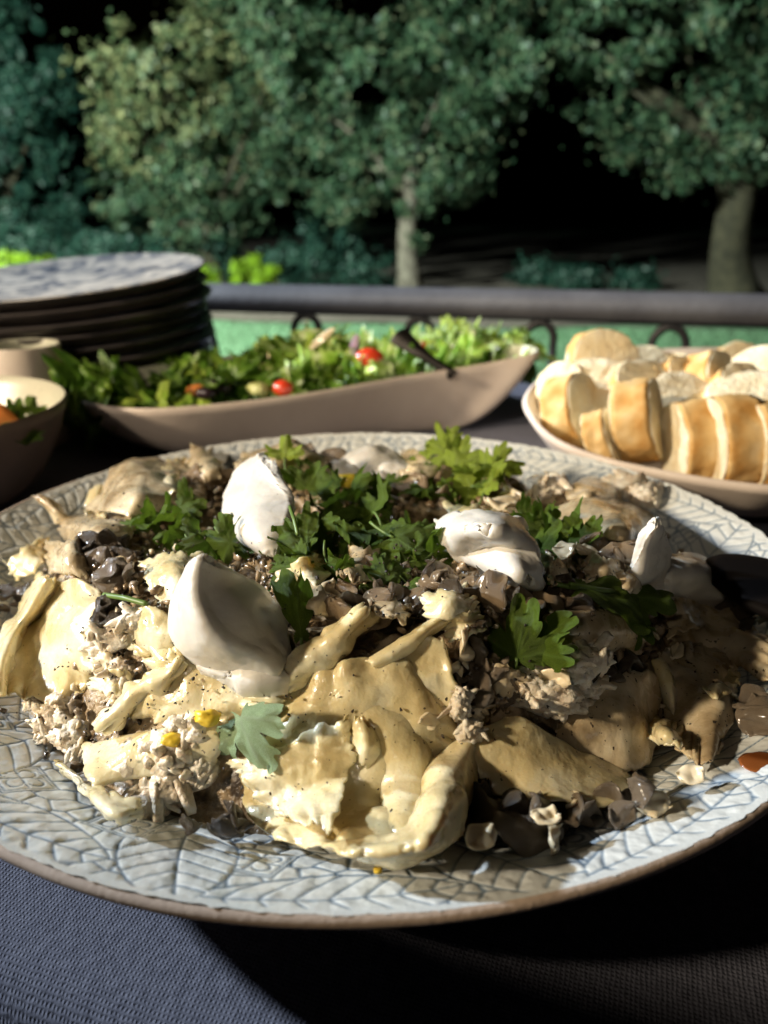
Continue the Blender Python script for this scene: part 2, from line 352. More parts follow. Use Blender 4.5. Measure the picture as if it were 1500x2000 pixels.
tree('broadleaf_tree', 'tree with a slim pale trunk and drooping crown in the middle of the garden', 'tree', gbase(800, y), 3.0, .22,
     [B(770, 250, y, 190, 150), B(640, 330, y, 110, 90), B(860, 330, y, 100, 110), B(620, 200, y, 110, 110), B(880, 130, y, 150, 120), B(720, 60, y, 190, 110), B(700, 400, y, 80, 60), B(830, 400, y-.6, 60, 70), B(940, 230, y, 60, 80)],
     21000, .17, M['fol_a'], M['bark'], 3, clump=.42, lean=(-.05, 0))
y = 15.0
tree('broadleaf_tree', 'tree with a thick olive trunk standing at the right, dark crown arching over the lawn', 'tree', gbase(1432, y), 2.6, .40,
     [B(1320, 40, y, 200, 110), B(1180, 120, y, 120, 90), B(1130, 60, y, 110, 80), B(1060, 130, y, 60, 60), B(1230, 210, y, 70, 90), B(1400, 240, y, 90, 80), B(1430, 330, y-.4, 70, 60), B(1280, 280, y, 50, 60), B(1470, 100, y, 120, 90), B(1210, 300, y, 30, 40), B(1340, 350, y-.3, 28, 34), B(1390, 330, y-.8, 50, 45), B(1470, 260, y-.6, 50, 70), B(1040, 30, y, 90, 60)],
     13500, .17, M['fol_a'], M['bark_dk'], 9, clump=.38, limbs=3, lean=(-.42, 0))
y = 19.0
tree('olive_tree', 'broad tree with pale yellowish leaf tips left of the slim-trunked tree', 'tree', gbase(330, y), 1.6, .25,
     [B(270, 190, y, 90, 110), B(330, 130, y, 110, 80), B(220, 260, y, 60, 110), B(400, 260, y, 120, 130), B(330, 330, y, 130, 100), B(470, 160, y, 110, 120), B(400, 70, y, 80, 50)],
     13500, .19, M['fol_y'], M['bark_dk'], 12, clump=.45)
y = 18.0
tree('leafy_tree', 'dense green tree whose low branches fill the gap below the yellowish tree', 'tree', gbase(420, y), 1.4, .22,
     [B(450, 330, y, 110, 80), B(420, 400, y, 90, 60), B(250, 410, y, 80, 60), B(540, 240, y, 90, 110), B(540, 110, y, 90, 80), B(310, 430, y, 90, 50), B(400, 455, y-.5, 70, 40), B(560, 20, y, 110, 60)],
     15000, .17, M['fol_a'], M['bark_dk'], 14, clump=.42)
y = 21.0
tree('conifer_tree', 'tall dark blue-green tree at the left edge of the garden', 'tree', gbase(20, y), 2.0, .25,
     [B(40, 60, y, 60, 110), B(20, 200, y, 90, 120), B(60, 300, y, 80, 110), B(100, 160, y, 35, 60), B(20, 400, y, 120, 90), B(110, 380, y, 70, 80), B(-40, 120, y, 80, 150)],
     12000, .20, M['fol_d'], M['bark_dk'], 17, clump=.45)
# shrubs along the far side of the lawn
shr = [(60, 470, 18.5, 90, 60, 'dark shrub under the tall dark tree at the left edge'), (215, 470, 18, 80, 60, 'dark shrub rising behind the stack of plates'),
       (350, 500, 18, 60, 60, 'small dark shrub just right of the plate stack'), (430, 490, 18.5, 55, 60, 'dark shrub above the left lime bush'),
       (590, 490, 18, 70, 60, 'dark rounded shrub right of the lime bush'), (720, 500, 18, 70, 60, 'dark shrub leaning against the slim pale trunk'),
       (1050, 535, 18.5, 38, 22, 'low shrub in deep shade between the two trunks'), (1125, 545, 17.5, 34, 16, 'lowest shaded shrub on the bare soil'), (1240, 548, 17.5, 34, 14, 'small shaded tuft left of the thick trunk')]
for i, (px, py, yy, rx, rz, lb) in enumerate(shr):
    tree('shrub', lb, 'shrub', gbase(px, yy), 0, 0, [B(px, py, yy, rx, rz), B(px+rx*.4, py+rz*.5, yy, rx*.7, rz*.6), B(px-rx*.4, py+rz*.4, yy, rx*.7, rz*.6)], 3200, .15, M['fol_d'], None, 40+i, clump=.3, group='dark shrubs along the lawn', crown='foliage')
for i, (px, py, yy, rx, rz, lb) in enumerate([(22, 524, 13.5, 64, 27, 'bright lime bush behind the left side of the plate stack'), (497, 530, 13.5, 46, 33, 'bright lime bush just above the handrail'), (402, 545, 13.8, 18, 18, 'small lime bush peeping out at the right end of the plate stack')]):
    tree('lime_bush', lb, 'bush', gbase(px, yy), 0, 0, [B(px, py, yy, rx, rz), B(px, py+rz, yy, rx*.8, rz)], 5200, .06, M['fol_l'], None, 60+i, clump=.12, group='lime green bushes', crown='foliage')

# ---- railing
a, b = ony(400, 581, 1.14), ony(1500, 606, .955); dirv = (b-a)/np.linalg.norm(b-a)
zr = (a[2]+b[2])/2; a[2] = b[2] = zr; p0, p1 = a - dirv*1.4, b + dirv*1.2
rail = empty('railing', ((p0+p1)/2)*np.array((1, 1, 0)) + np.array((0, 0, -.75)), 'dark metal railing with a round handrail and looped iron bars behind the table', 'railing')
nk = 40; tt = np.linspace(0, 1, nk)[:, None]; tubeobj('handrail', p0 + (p1-p0)*tt, .0205, M['rail'], rail, 20)
def on_rail(px, py, dz):   # point under the rail seen at px
    d = ray(px, py); n = np.array((-dirv[1], dirv[0], 0)); t = ((a-CAM)@n)/(d@n); q = CAM + d*t; return np.array((q[0], q[1], zr+dz))
def hoop(x0, x1):
    A, Bq = on_rail(x0, 650, 0), on_rail(x1, 650, 0); c = (A+Bq)/2; hw = np.linalg.norm(A-Bq)/2; top = -.0225
    th = np.linspace(math.pi, 0, 15); arc = [c + dirv*hw*math.cos(t)*(-1 if False else 1) + np.array((0, 0, top-hw*1.15+hw*1.15*math.sin(t)-.0)) for t in th]
    pts = [arc[0]-np.array((0, 0, .72))] + [arc[0]-np.array((0, 0, .3))] + arc + [arc[-1]-np.array((0, 0, .3))] + [arc[-1]-np.array((0, 0, .72))]
    tubeobj('loop_bar', np.array(pts), .0055, M['iron'], rail, 10)
for k in range(-4, 6):
    x0 = {0: 574, 1: 795, 2: 1026, 3: 1275}.get(k, 574 + k*226 + (8*k*k if k > 0 else 0)); hoop(x0, x0 + {0: 50, 1: 48, 2: 56, 3: 68}.get(k, 52))
q0 = on_rail(404, 640, -.02); q1 = on_rail(428, 640, -.17); tubeobj('brace', np.array([q0, (q0+q1)/2 + dirv*.004, q1, q1-np.array((0, 0, .5))]), .0065, M['iron'], rail, 10)
low = np.array((0, 0, -.70-zr+.0)); tubeobj('bottom_rail', p0+low + (p1-p0)*tt, .012, M['iron'], rail, 10)

# ---- table with its cloth: one thing, a cloth that falls over the edge and a top underneath
ang = math.radians(-19); ex = np.array((math.cos(ang), math.sin(ang))); ey = np.array((-ex[1], ex[0])); o2 = np.array((-.075, .1395))
Lx0, Lx1, Dy = -.95, 1.05, .76; Rr = .016
tb = empty('dining_table', (0.15, .45, -.75), 'table under a dark blue-grey cloth that carries all the dishes', 'table')
prof = [(-Rr, -.42), (-Rr-.004, -.25), (-Rr, -.12), (-Rr, -Rr)] + [(-Rr*math.cos(t), -Rr+Rr*math.sin(t)) for t in np.linspace(.15, math.pi/2, 8)] + [(t, 0) for t in np.linspace(.006, Dy-.006, 100)]
prof += [(Dy+Rr*math.sin(t), -Rr+Rr*math.cos(t)) for t in np.linspace(.1, math.pi/2, 6)] + [(Dy+Rr, -.2), (Dy+Rr, -.42)]
prof = np.array(prof); ns = 260; s = np.linspace(Lx0, Lx1, ns)
Ssx, Tt = np.meshgrid(s, prof[:, 0], indexing='ij'); Zz = np.repeat(prof[None, :, 1], ns, 0).copy()
hang = smooth(-Zz/.12); wv = n2(Ssx, Ssx*0, 7, 21, 2); Tt2 = Tt - np.where(Tt < .3, 1, -1)*hang*(.018*np.abs(wv)+.0)
cre = n2(Ssx+.3*Tt, Tt*.6, 11, 4, 3); Zz = Zz - np.where(Zz > -.02, 1, 0)*.0022*np.clip(.25-np.abs(cre), 0, 1)*smooth(Tt/.03)*smooth((Dy-Tt)/.05)
XY = o2 + Ssx[..., None]*ex + Tt2[..., None]*ey; V = np.concatenate([XY, Zz[..., None]], -1).reshape(-1, 3)
cm = M['cloth']; nt = cm.node_tree   # woven threads
N_ = nt.nodes.new; tc = N_('ShaderNodeTexCoord'); mp = N_('ShaderNodeMapping'); mp.inputs['Rotation'].default_value[2] = -ang; nt.links.new(tc.outputs['Object'], mp.inputs['Vector']); wvs = []
for dr in 'XY':
    wt = N_('ShaderNodeTexWave'); wt.bands_direction = dr; wt.inputs['Scale'].default_value = 250; wt.inputs['Distortion'].default_value = 2.2; wt.inputs['Detail'].default_value = 2; wt.inputs['Detail Scale'].default_value = 1.4; nt.links.new(mp.outputs[0], wt.inputs['Vector']); wvs.append(wt)
mu = N_('ShaderNodeMath'); mu.operation = 'MAXIMUM'; nt.links.new(wvs[0].outputs['Fac'], mu.inputs[0]); nt.links.new(wvs[1].outputs['Fac'], mu.inputs[1])
nz = N_('ShaderNodeTexNoise'); nz.inputs['Scale'].default_value = 330; nz.inputs['Detail'].default_value = 5; nt.links.new(tc.outputs['Object'], nz.inputs['Vector'])
ad = N_('ShaderNodeMath'); ad.operation = 'MULTIPLY_ADD'; ad.inputs[1].default_value = 2.2; nt.links.new(nz.outputs['Fac'], ad.inputs[0]); nt.links.new(mu.outputs[0], ad.inputs[2])
bp = N_('ShaderNodeBump'); bp.inputs['Distance'].default_value = .00026; bp.inputs['Strength'].default_value = 1
nt.links.new(ad.outputs[0], bp.inputs['Height']); nt.links.new(bp.outputs[0], nt.nodes['Principled BSDF'].inputs['Normal'])
obj('tablecloth', V, gridF(ns, len(prof)), cm, tb)
def boxv(x0, x1, y0, y1, z0, z1):
    q = [(x, yy) for x, yy in ((x0, y0), (x1, y0), (x1, y1), (x0, y1))]; P = [o2 + x*ex + yy*ey for x, yy in q]
    return np.array([(*p, z0) for p in P] + [(*p, z1) for p in P]), [(3, 2, 1, 0), (4, 5, 6, 7), (0, 1, 5, 4), (1, 2, 6, 5), (2, 3, 7, 6), (3, 0, 4, 7)]
M['wood'] = mat('table_wood', [(.10, .06, .03), (.16, .10, .05)], .6, 12)
V, F = boxv(Lx0+.01, Lx1-.01, .004, Dy-.004, -.035, -.004); obj('tabletop', V, F, M['wood'], tb, smooth_=False)
for x in (Lx0+.06, Lx1-.12):
    for yy in (.05, Dy-.11):
        V, F = boxv(x, x+.06, yy, yy+.06, -.75, -.035); obj('leg', V, F, M['wood'], tb, smooth_=False)

# unseen chair added to keep the porch lamp off the near tablecloth
def bar(p, q, w, d, ax):   # straight square bar
    p, q = np.array(p, float), np.array(q, float); t = (q-p)/np.linalg.norm(q-p); a = np.array(ax, float); a -= t*a.dot(t); a /= np.linalg.norm(a); b_ = np.cross(t, a)
    V = np.array([e_ + a*w/2*i + b_*d/2*j for e_ in (p, q) for i, j in ((-1, -1), (1, -1), (1, 1), (-1, 1))]); return V, [(3, 2, 1, 0), (4, 5, 6, 7), (0, 1, 5, 4), (1, 2, 6, 5), (2, 3, 7, 6), (3, 0, 4, 7)]
M['uphol'] = mat('dark_upholstery', [(.03, .027, .025), (.045, .04, .037)], .8, 90)
chx, chy = np.array((.944, -.330)), np.array((.330, .944)); chc = np.array((-.193, .054)); W3 = lambda x, y_, z: np.array((*(chc + chx*x + chy*y_), z))
ch = empty('shading_chair', W3(0, .2, -.75), 'added unseen chair that blocks the porch lamp from the near tablecloth', 'chair')
for x in (-.20, .20):
    V, F = bar(W3(x, -.02, .13), W3(x, .0, -.30), .03, .03, (*chx, 0)); obj('back_post', V, F, M['wood'], ch, smooth_=False)
    V, F = bar(W3(x, .0, -.302), W3(x, -.02, -.75), .034, .034, (*chx, 0)); obj('leg', V, F, M['wood'], ch, smooth_=False)
    V, F = bar(W3(x, .40, -.345), W3(x, .40, -.75), .034, .034, (*chx, 0)); obj('leg', V, F, M['wood'], ch, smooth_=False)
g = [[W3(x, -.022-.012*math.cos(x*7)+.012*math.sin((z+.2)*6), z) for x in np.linspace(-.215, .215, 6)] for z in np.linspace(.150, -.20, 5)]
V, F = sheet_vf(g, 8, .030, 3, .0005, 12, tear=0); obj('backrest', V, F, M['uphol'], ch)
g = [[W3(x, y_, -.31+.012*math.cos(x*6)) for x in np.linspace(-.215, .215, 6)] for y_ in np.linspace(.005, .42, 5)]
V, F = sheet_vf(g, 8, .050, 4, .0005, 12, tear=0); obj('seat', V, F, M['uphol'], ch)

# ------------------------------------------------------------------ the serving platter
def lathe(prof, n, c, mod=None):
    prof = np.array(prof, float); a = np.linspace(0, 2*math.pi, n, endpoint=False); m = len(prof)
    r = prof[:, 0][:, None]; V = np.stack([c[0]+r*np.cos(a), c[1]+r*np.sin(a), c[2]+np.repeat(prof[:, 1][:, None], n, 1)], -1)
    return V.reshape(-1, 3), gridF(m, n, True)
plat = empty('serving_platter', (PC[0], PC[1], 0), 'large round stoneware platter with a leaf-patterned rim, heaped with creamy pasta', 'platter')
NT, NR = 2300, 116; Rs = np.concatenate([np.linspace(.1310, .1885, NR)]); A = np.linspace(0, 2*math.pi, NT, endpoint=False)
RR, AA = np.meshgrid(Rs, A, indexing='ij')
# embossed design laid out along the rim: s along the circumference, t from the well (0) outwards
per = 13; Smm = AA/(2*math.pi)*per; cell = np.floor(Smm); s_ = (Smm-cell)*66.0; t_ = (RR-.1310)*1000*.98
def seg(d, w): return np.exp(-(d/w)**2)
def leafpat(a_, b_, L, W, sp, ph=0):
    x = a_/L; wd = W*np.clip(1-np.abs(x)**1.7, 0, None)**.8*(1+.18*x); inside = (np.abs(b_) < wd) & (np.abs(x) < 1)
    edge = np.where(np.abs(x) < 1.05, np.abs(np.abs(b_)-wd)*.8, 9); mid = np.abs(b_)
    f = (a_ - .55*np.abs(b_) - .025*b_*b_ + ph)/sp; v = np.abs(f-np.round(f))*sp*.85
    return inside, edge, np.minimum(mid, v)
D = np.full(RR.shape, 9.0); taken = np.zeros(RR.shape, bool)
hsh = _hash(cell.astype(np.int64) % per, 3, 5, 9); flip = np.where(hsh > 0, 1, -1)
def put(inside, edge, inner):
    global D, taken
    new = inside & ~taken; D = np.where(new, np.minimum(edge, inner), np.where(taken, D, np.minimum(D, np.where(inside, 9, edge)))); taken |= inside
def rot(cx, cy, deg):
    c, s = math.cos(math.radians(deg)), math.sin(math.radians(deg)); x, y = s_-cx, t_-cy; return x*c+y*s, -x*s+y*c
for sh in (-66, 0, 66):
    a_, b_ = rot(13+sh, 33, 68); put(*leafpat(a_, b_, 27, 12.5, 6.2))
    a_, b_ = rot(47+sh, 50, -8); put(*leafpat(a_, b_, 24, 11.5, 6.0))
    a_, b_ = rot(42+sh, 14, 14); put(*leafpat(a_, b_, 20, 9.5, 5.6, 2))
    for cx, cy, S, dg in ((30, 33, 7.0, 12), (62, 29, 7.0, -6), (27, 5, 6, 8), (66, 62, 5, 0)):
        a_, b_ = rot(cx+sh, cy, dg); q = np.maximum(np.abs(a_), np.abs(b_)); ph = np.arctan2(b_, a_); rr = np.hypot(a_, b_)
        pet = np.abs(rr - S*.80*np.abs(np.sin(2*ph))**.6)*.8; cr = np.minimum(np.abs(a_), np.abs(b_))
        put(q < S, np.abs(q-S), np.minimum(np.minimum(pet, np.where(rr < S*.8, cr, 9)), np.abs(q-S*.86)*.9+.1))
# pebbles between the motifs
cs = 7.0; gi, gj = np.floor(s_/cs), np.floor(t_/cs); d1 = np.full(RR.shape, 99.); d2 = d1.copy()
for di in (-1, 0, 1):
    for dj in (-1, 0, 1):
        ii, jj = ((gi+di) % 9).astype(np.int64), (gj+dj).astype(np.int64); cc = (cell.astype(np.int64) % per)*0
        fx = (gi+di+.5+.36*_hash(ii, jj, cc, 1))*cs; fy = (gj+dj+.5+.36*_hash(ii, jj, cc, 2))*cs; d = np.hypot(s_-fx, t_-fy)
        d2 = np.minimum(np.maximum(d1, d), d2); d1 = np.minimum(d1, d)
D = np.where(taken, D, np.minimum(D, (d2-d1)*.5))
# drawn by hand: uneven stroke widths
wv = .36 + .10*fbm(np.stack([RR*np.cos(AA)*70, RR*np.sin(AA)*70, 0*RR], -1), 4, 2)
G = seg(D, wv); edgefade = smooth((.1869-RR)/.0012)*smooth((RR-.131)/.004); G = G*edgefade
Z = np.interp(RR, _pr, _pz) + (-.00032*G + .00014*(1-np.exp(-(D/2.0)**1.5)))*edgefade + .00025*edgefade*fbm(np.stack([RR*np.cos(AA)*300, RR*np.sin(AA)*300, 0*RR], -1), 8, 2)
drip = .0005*fbm(np.stack([np.cos(AA)*60, np.sin(AA)*60, AA*0], -1), 11, 3)*smooth((RR-.1866)/.002)
V = np.stack([PC[0]+(RR+drip)*np.cos(AA), PC[1]+(RR+drip)*np.sin(AA), Z+drip*.5], -1).reshape(-1, 3)
obj('embossed_rim', V, gridF(NR, NT, True)[:, ::-1][:, ::-1], M['glaze'], plat, attr={'groove': np.clip(G*.95 + .12*(1-edgefade)*0, 0, 1).ravel()})
V, F = lathe([(.0005, .008), (.05, .008), (.10, .0085), (.122, .0105), (.1312, .0133)], 200, (PC[0], PC[1], 0)); obj('well', V, F, M['inner'], plat)
V, F = lathe([(.1884, .0449), (.1893, .0448), (.1900, .0441), (.1902, .0432), (.1897, .0420), (.1882, .0410), (.180, .0345), (.155, .0225), (.130, .0085), (.118, .0045), (.112, .0005), (.108, .0002), (.104, .003), (.02, .003), (.0005, .003)], 400, (PC[0], PC[1], 0))
rr_ = np.hypot(V[:, 0]-PC[0], V[:, 1]-PC[1]); V[:, 2] += .0007*(rr_ > .184)*fbm(V*np.array((18, 18, 0)), 3, 2)
obj('clay_body', V, F, M['clay'], plat)
# ------------------------------------------------------------------ bowls, plates, cup
def closed_cr(P, n):
    P = np.asarray(P, float); m = len(P); t = np.linspace(0, m, n, endpoint=False); i = np.floor(t).astype(int); f = (t-i)[:, None]
    a, b, c, d = P[(i-1) % m], P[i % m], P[(i+1) % m], P[(i+2) % m]
    return .5*((2*b) + (-a+c)*f + (2*a-5*b+4*c-d)*f*f + (-a+3*b-3*c+d)*f**3)
def loft_bowl(rim, cen, bot, brot, floorz, th, fullness=.55, n=140):
    """bowl wall from a closed rim curve down to an elliptical foot"""
    C = closed_cr(rim, n); c0 = np.array(cen); d = C[:, :2]-c0; ca, sa = math.cos(brot), math.sin(brot)
    q = np.stack([d[:, 0]*ca+d[:, 1]*sa, -d[:, 0]*sa+d[:, 1]*ca], -1); mx = np.abs(q).max(0); q = q/mx*np.array(bot)
    Bm = np.stack([c0[0]+q[:, 0]*ca-q[:, 1]*sa, c0[1]+q[:, 0]*sa+q[:, 1]*ca, np.zeros(n)], -1)
    outer, inner = [], []
    for q in np.linspace(0, 1, 14):
        w = q**(1/ (1+fullness)) if q > 0 else 0; h = q**1.45
        P = Bm*(1-w) + C*w; P[:, 2] = C[:, 2]*h; outer.append(P)
    cen3 = np.array((c0[0], c0[1], 0)); O = np.array(outer)
    for q in range(13, -1, -1):
        P = O[q].copy(); rad = P - cen3; rad[:, 2] = 0; ln = np.linalg.norm(rad, axis=1)[:, None]; P[:, :2] -= (rad/ln)[:, :2]*th
        P[:, 2] = np.maximum(P[:, 2], 0) + floorz*(1-q/13.0); inner.append(P)
    In = np.array(inner)
    lip = (O[-1] + In[0])/2; lip[:, 2] += th*.35
    return O, lip, In
def bowl(name, label, cat, rim, cen, bot, brot, mo, mi, th=.005, full=.55):
    O, lip, In = loft_bowl(rim, cen, bot, brot, .006, th, full); n = O.shape[1]
    e = empty(name, (cen[0], cen[1], 0), label, cat)
    base = np.array([[cen[0], cen[1], 0.001]]*n)[None]; P = np.concatenate([base, O, lip[None]]); obj('outer_wall', P.reshape(-1, 3), gridF(len(P), n, True)[:, ::-1], mo, e)
    flo = np.array([[cen[0], cen[1], .006]]*n)[None]; P = np.concatenate([lip[None], In, flo]); obj('inner_wall', P.reshape(-1, 3), gridF(len(P), n, True)[:, ::-1], mi, e)
    return e, closed_cr(rim, 140)
rimS = [onz(*q) for q in ((1052, 690, .070), (960, 712, .062), (800, 738, .056), (600, 773, .052), (400, 796, .050), (260, 803, .049), (175, 792, .049), (128, 772, .050), (165, 748, .050), (270, 722, .051), (400, 702, .051), (560, 688, .053), (760, 676, .057), (930, 672, .064), (1020, 676, .069))]
rimS = np.array(rimS); cS = rimS[:, :2].mean(0) + np.array((.005, -.008))
bowl('salad_bowl', 'long leaf-shaped beige bowl of green salad with one raised pointed end', 'bowl', rimS, cS, (.125, .052), math.radians(14), M['outer'], M['inner'])
rimB = np.array([onz(*q) for q in ((1023, 775, .050), (1035, 822, .048), (1085, 866, .045), (1180, 902, .043), (1300, 928, .042), (1420, 948, .042), (1540, 958, .043), (1680, 945, .045), (1800, 890, .048), (1830, 810, .052), (1760, 735, .056), (1640, 695, .060), (1500, 682, .062), (1380, 682, .062), (1260, 686, .060), (1150, 700, .057), (1070, 728, .053))])
cB = rimB[:, :2].mean(0)
bowl('bread_bowl', 'oval beige bowl piled with sliced white bread at the right', 'bowl', rimB, cB, (.095, .085), 0, M['outer'], M['outer'], .006)
cL = (-.318, .478); rl = .102
rimL = np.array([(cL[0]+rl*math.cos(t), cL[1]+rl*math.sin(t), .066) for t in np.linspace(0, 2*math.pi, 16, endpoint=False)])
M['sidebowl'] = mat('brown_glaze', [(.17, .125, .10), (.13, .10, .08)], .45, 30)
bowl('side_bowl', 'small round bowl with a pale inside cut off by the left edge', 'bowl', rimL, cL, (.045, .045), 0, M['sidebowl'], M['inner'], .004, .8)
# cup
cc = onz(38, 672, .0845); cup = empty('ramekin', (cc[0], cc[1], 0), 'small straight-sided beige cup behind the left bowl', 'cup')
rc = .0315; V, F = lathe([(.0005, .001), (rc-.003, .001), (rc-.0005, .004), (rc, .02), (rc, .0825), (rc-.001, .0845)], 72, (cc[0], cc[1], 0)); obj('outer_wall', V, F, M['outer'], cup)
V, F = lathe([(rc-.001, .0845), (rc-.0026, .0843), (rc-.0034, .0815), (rc-.0036, .012), (rc-.008, .007), (.0005, .006)], 72, (cc[0], cc[1], 0)); obj('inner_wall', V, F, M['inner'], cup)
# stack of plates, slightly tilted
sc = np.array((-.3227, .785)); NPL = 9
ords = ['lowest', 'second from the bottom', 'third from the bottom', 'fourth from the bottom', 'middle', 'fourth from the top', 'third from the top', 'second from the top']
for k in range(NPL):
    top = k == NPL-1; h = .004 + .0126*k; tl = k/(NPL-1)
    Rp = .1415 - .0012*((k*7) % 3); c = sc + np.array((.0018*math.sin(k*2.3), .0016*math.cos(k*1.7)))
    out = [(.0005, 0), (.060, 0), (.066, .0012), (.090, .0045), (Rp*.93, .0115), (Rp, .0210), (Rp+.0006, .0222)]
    inn = [(Rp+.0006, .0222), (Rp-.0008, .0234), (Rp-.0025, .0226), (Rp*.93-.003, .0150), (.088, .0075), (.06, .0048), (.0005, .0045)]
    if top: inn = [(Rp+.0006, .0222), (Rp-.0008, .0234), (Rp-.003, .0230), (Rp*.9, .0205), (.085, .0165), (.05, .0140), (.0005, .0135)]
    e = empty('dinner_plate', (c[0], c[1], h), ('top plate of the stack with a mottled blue and cream glaze' if top else 'dark dinner plate, %s of the stack at the left' % ords[k]), 'plate', 'dinner plates in the stack')
    def tilt(V): V = V.copy(); V[:, 2] += tl*(.085*(V[:, 1]-c[1]) + .06*(V[:, 0]-c[0])) - tl*.012*0; return V
    V, F = lathe(out, 160, (c[0], c[1], h)); obj('underside', tilt(V), F[:, ::-1][:, ::-1], M['darkplate'], e)
    V, F = lathe(inn, 160, (c[0], c[1], h)); obj('eating_surface', tilt(V), F, M['topplate'] if top else M['darkplate'], e)

# ------------------------------------------------------------------ bread
def slice_(i, label, px, py, yy, rad, th, az, el, seed, asp=1.0, roll=0, half=False, notch=0):
    """a round or half-round slice of baguette: crumb body and a crust band round its side"""
    p = ony(px, py, yy); az, el, roll = map(math.radians, (az, el, roll))
    n = np.array((math.sin(az)*math.cos(el), -math.cos(az)*math.cos(el), math.sin(el)))
    ux = np.cross((0, 0, 1.0), n); ux = np.array((1.0, 0, 0)) if np.linalg.norm(ux) < 1e-3 else ux/np.linalg.norm(ux); uy = np.cross(n, ux)
    ux, uy = ux*math.cos(roll)+uy*math.sin(roll), -ux*math.sin(roll)+uy*math.cos(roll)
    K = 72; a = np.linspace(0, 2*math.pi, K, endpoint=False)
    rr = rad*(1 + .07*n2(np.cos(a), np.sin(a), 1.3, seed, 3)); X = rr*np.cos(a)*asp; Y = rr*np.sin(a)
    if half: Y = np.where(Y < -.12*rad, -.12*rad + .14*(Y+.12*rad), Y)
    def ring(k, z): return p + (X*k)[:, None]*ux + (Y*k)[:, None]*uy + (z if np.ndim(z) else np.full(K, z))[:, None]*n
    e = empty('bread_slice', p, label, 'bread', 'slices of white bread')
    w = .0010*n2(np.cos(a)*2, np.sin(a)*2, 1.0, seed+5, 2)
    rings = [ring(.02, th/2+.0012), ring(.35, th/2+.0010), ring(.7, th/2+.0006), ring(.95, th/2+w), ring(.985, th/2-.0004+w), ring(.93, th/2-.003+w), ring(.93, -th/2+.003+w), ring(.985, -th/2+.0004+w), ring(.95, -th/2+w), ring(.02, -th/2)]
    P = np.array(rings); P = P + (.0007*fbm(P*170, seed, 3))[..., None]*n; obj('crumb', P.reshape(-1, 3), gridF(len(P), K, True), M['crumb'], e)
    zs = np.linspace(th/2-.0009, -th/2+.0009, 8); C = np.array([ring(1.0 - .012*abs(2*q/th)**8, q+w) for q in zs]); C = np.concatenate([ring(.98, th/2-.0014+w)[None], C, ring(.98, -th/2+.0014+w)[None]])
    if half: C = C[:, :K//2+6]
    C = C + (.0012*fbm(C*120, seed+9, 3))[..., None]*(C-p)/rad; obj('crust', C.reshape(-1, 3), gridF(C.shape[0], C.shape[1], not half), M['crust'], e)
    return e
BR = [('big round slice of white bread standing at the top left of the bread pile', 1176, 712, .600, .0285, .022, 4, 10, 1, 1.0, 0, False),
      ('flat slice lying just under the big round slice of bread', 1165, 768, .560, .030, .020, -15, 62, 2, 1.15, 20, False),
      ('brown-crusted slice leaning on the left wall of the bread bowl', 1118, 805, .535, .0275, .024, 52, 20, 3, .95, 30, False),
      ('leaning slice whose grey shaded face turns right, near the front of the bread', 1247, 826, .490, .0290, .026, 62, 14, 4, .92, 15, False),
      ('pale slice lying behind the leaning grey-faced slice', 1268, 768, .555, .029, .018, 30, 58, 5, 1.2, 0, False),
      ('upright bread end with brown crust, leftmost of the front row', 1350, 868, .468, .0285, .0250, 90, 6, 6, .9, 0, False),
      ('upright bread end with brown crust, middle of the front row', 1424, 868, .456, .0300, .0265, 90, 4, 7, .9, 0, False),
      ('upright bread end with brown crust, rightmost of the front row', 1502, 872, .450, .0295, .0262, 90, 4, 8, .9, 0, False),
      ('slice lying flat over the front row of crusts', 1352, 790, .535, .030, .018, 20, 66, 9, 1.15, 0, False),
      ('thick golden chunk at the back of the bread pile', 1308, 746, .610, .021, .026, -30, 48, 10, 1.3, 0, False),
      ('torn pale chunk with an orange crust on top of the pile', 1392, 752, .570, .027, .022, 40, 22, 11, .8, 25, False),
      ('half slice tipped sideways above the right front crusts', 1478, 800, .515, .031, .020, -20, 60, 12, 1.2, 0, False),
      ('golden piece of bread at the right edge of the picture, high on the pile', 1500, 752, .585, .031, .024, -40, 40, 13, 1.1, 0, False),
      ('narrow slice wedged behind the torn chunk', 1440, 730, .635, .025, .020, 10, 35, 14, 1.0, 0, False),
      ('pale slice low against the bowl in front of the brown-crusted slice', 1178, 862, .490, .0225, .016, 66, 22, 15, .95, 40, False)]
BR += [('small torn chunk between the big round slice and the golden chunk', 1255, 728, .620, .0205, .022, -20, 35, 21, 1.2, 0, False),
       ('white chunk resting on the flat slice behind the leaning slices', 1225, 762, .575, .020, .020, -35, 40, 22, 1.25, 10, False),
       ('pale wedge in front of the golden chunk', 1330, 752, .580, .022, .020, 35, 30, 23, 1.1, 0, False),
       ('white chunk low between the torn chunk and the right edge', 1440, 770, .545, .022, .022, 25, 40, 24, 1.15, 0, False),
       ('small crusty heel at the left end of the bread pile', 1102, 760, .580, .0215, .022, -40, 20, 25, .9, 0, False)]
for i, q in enumerate(BR): slice_(i, *q)

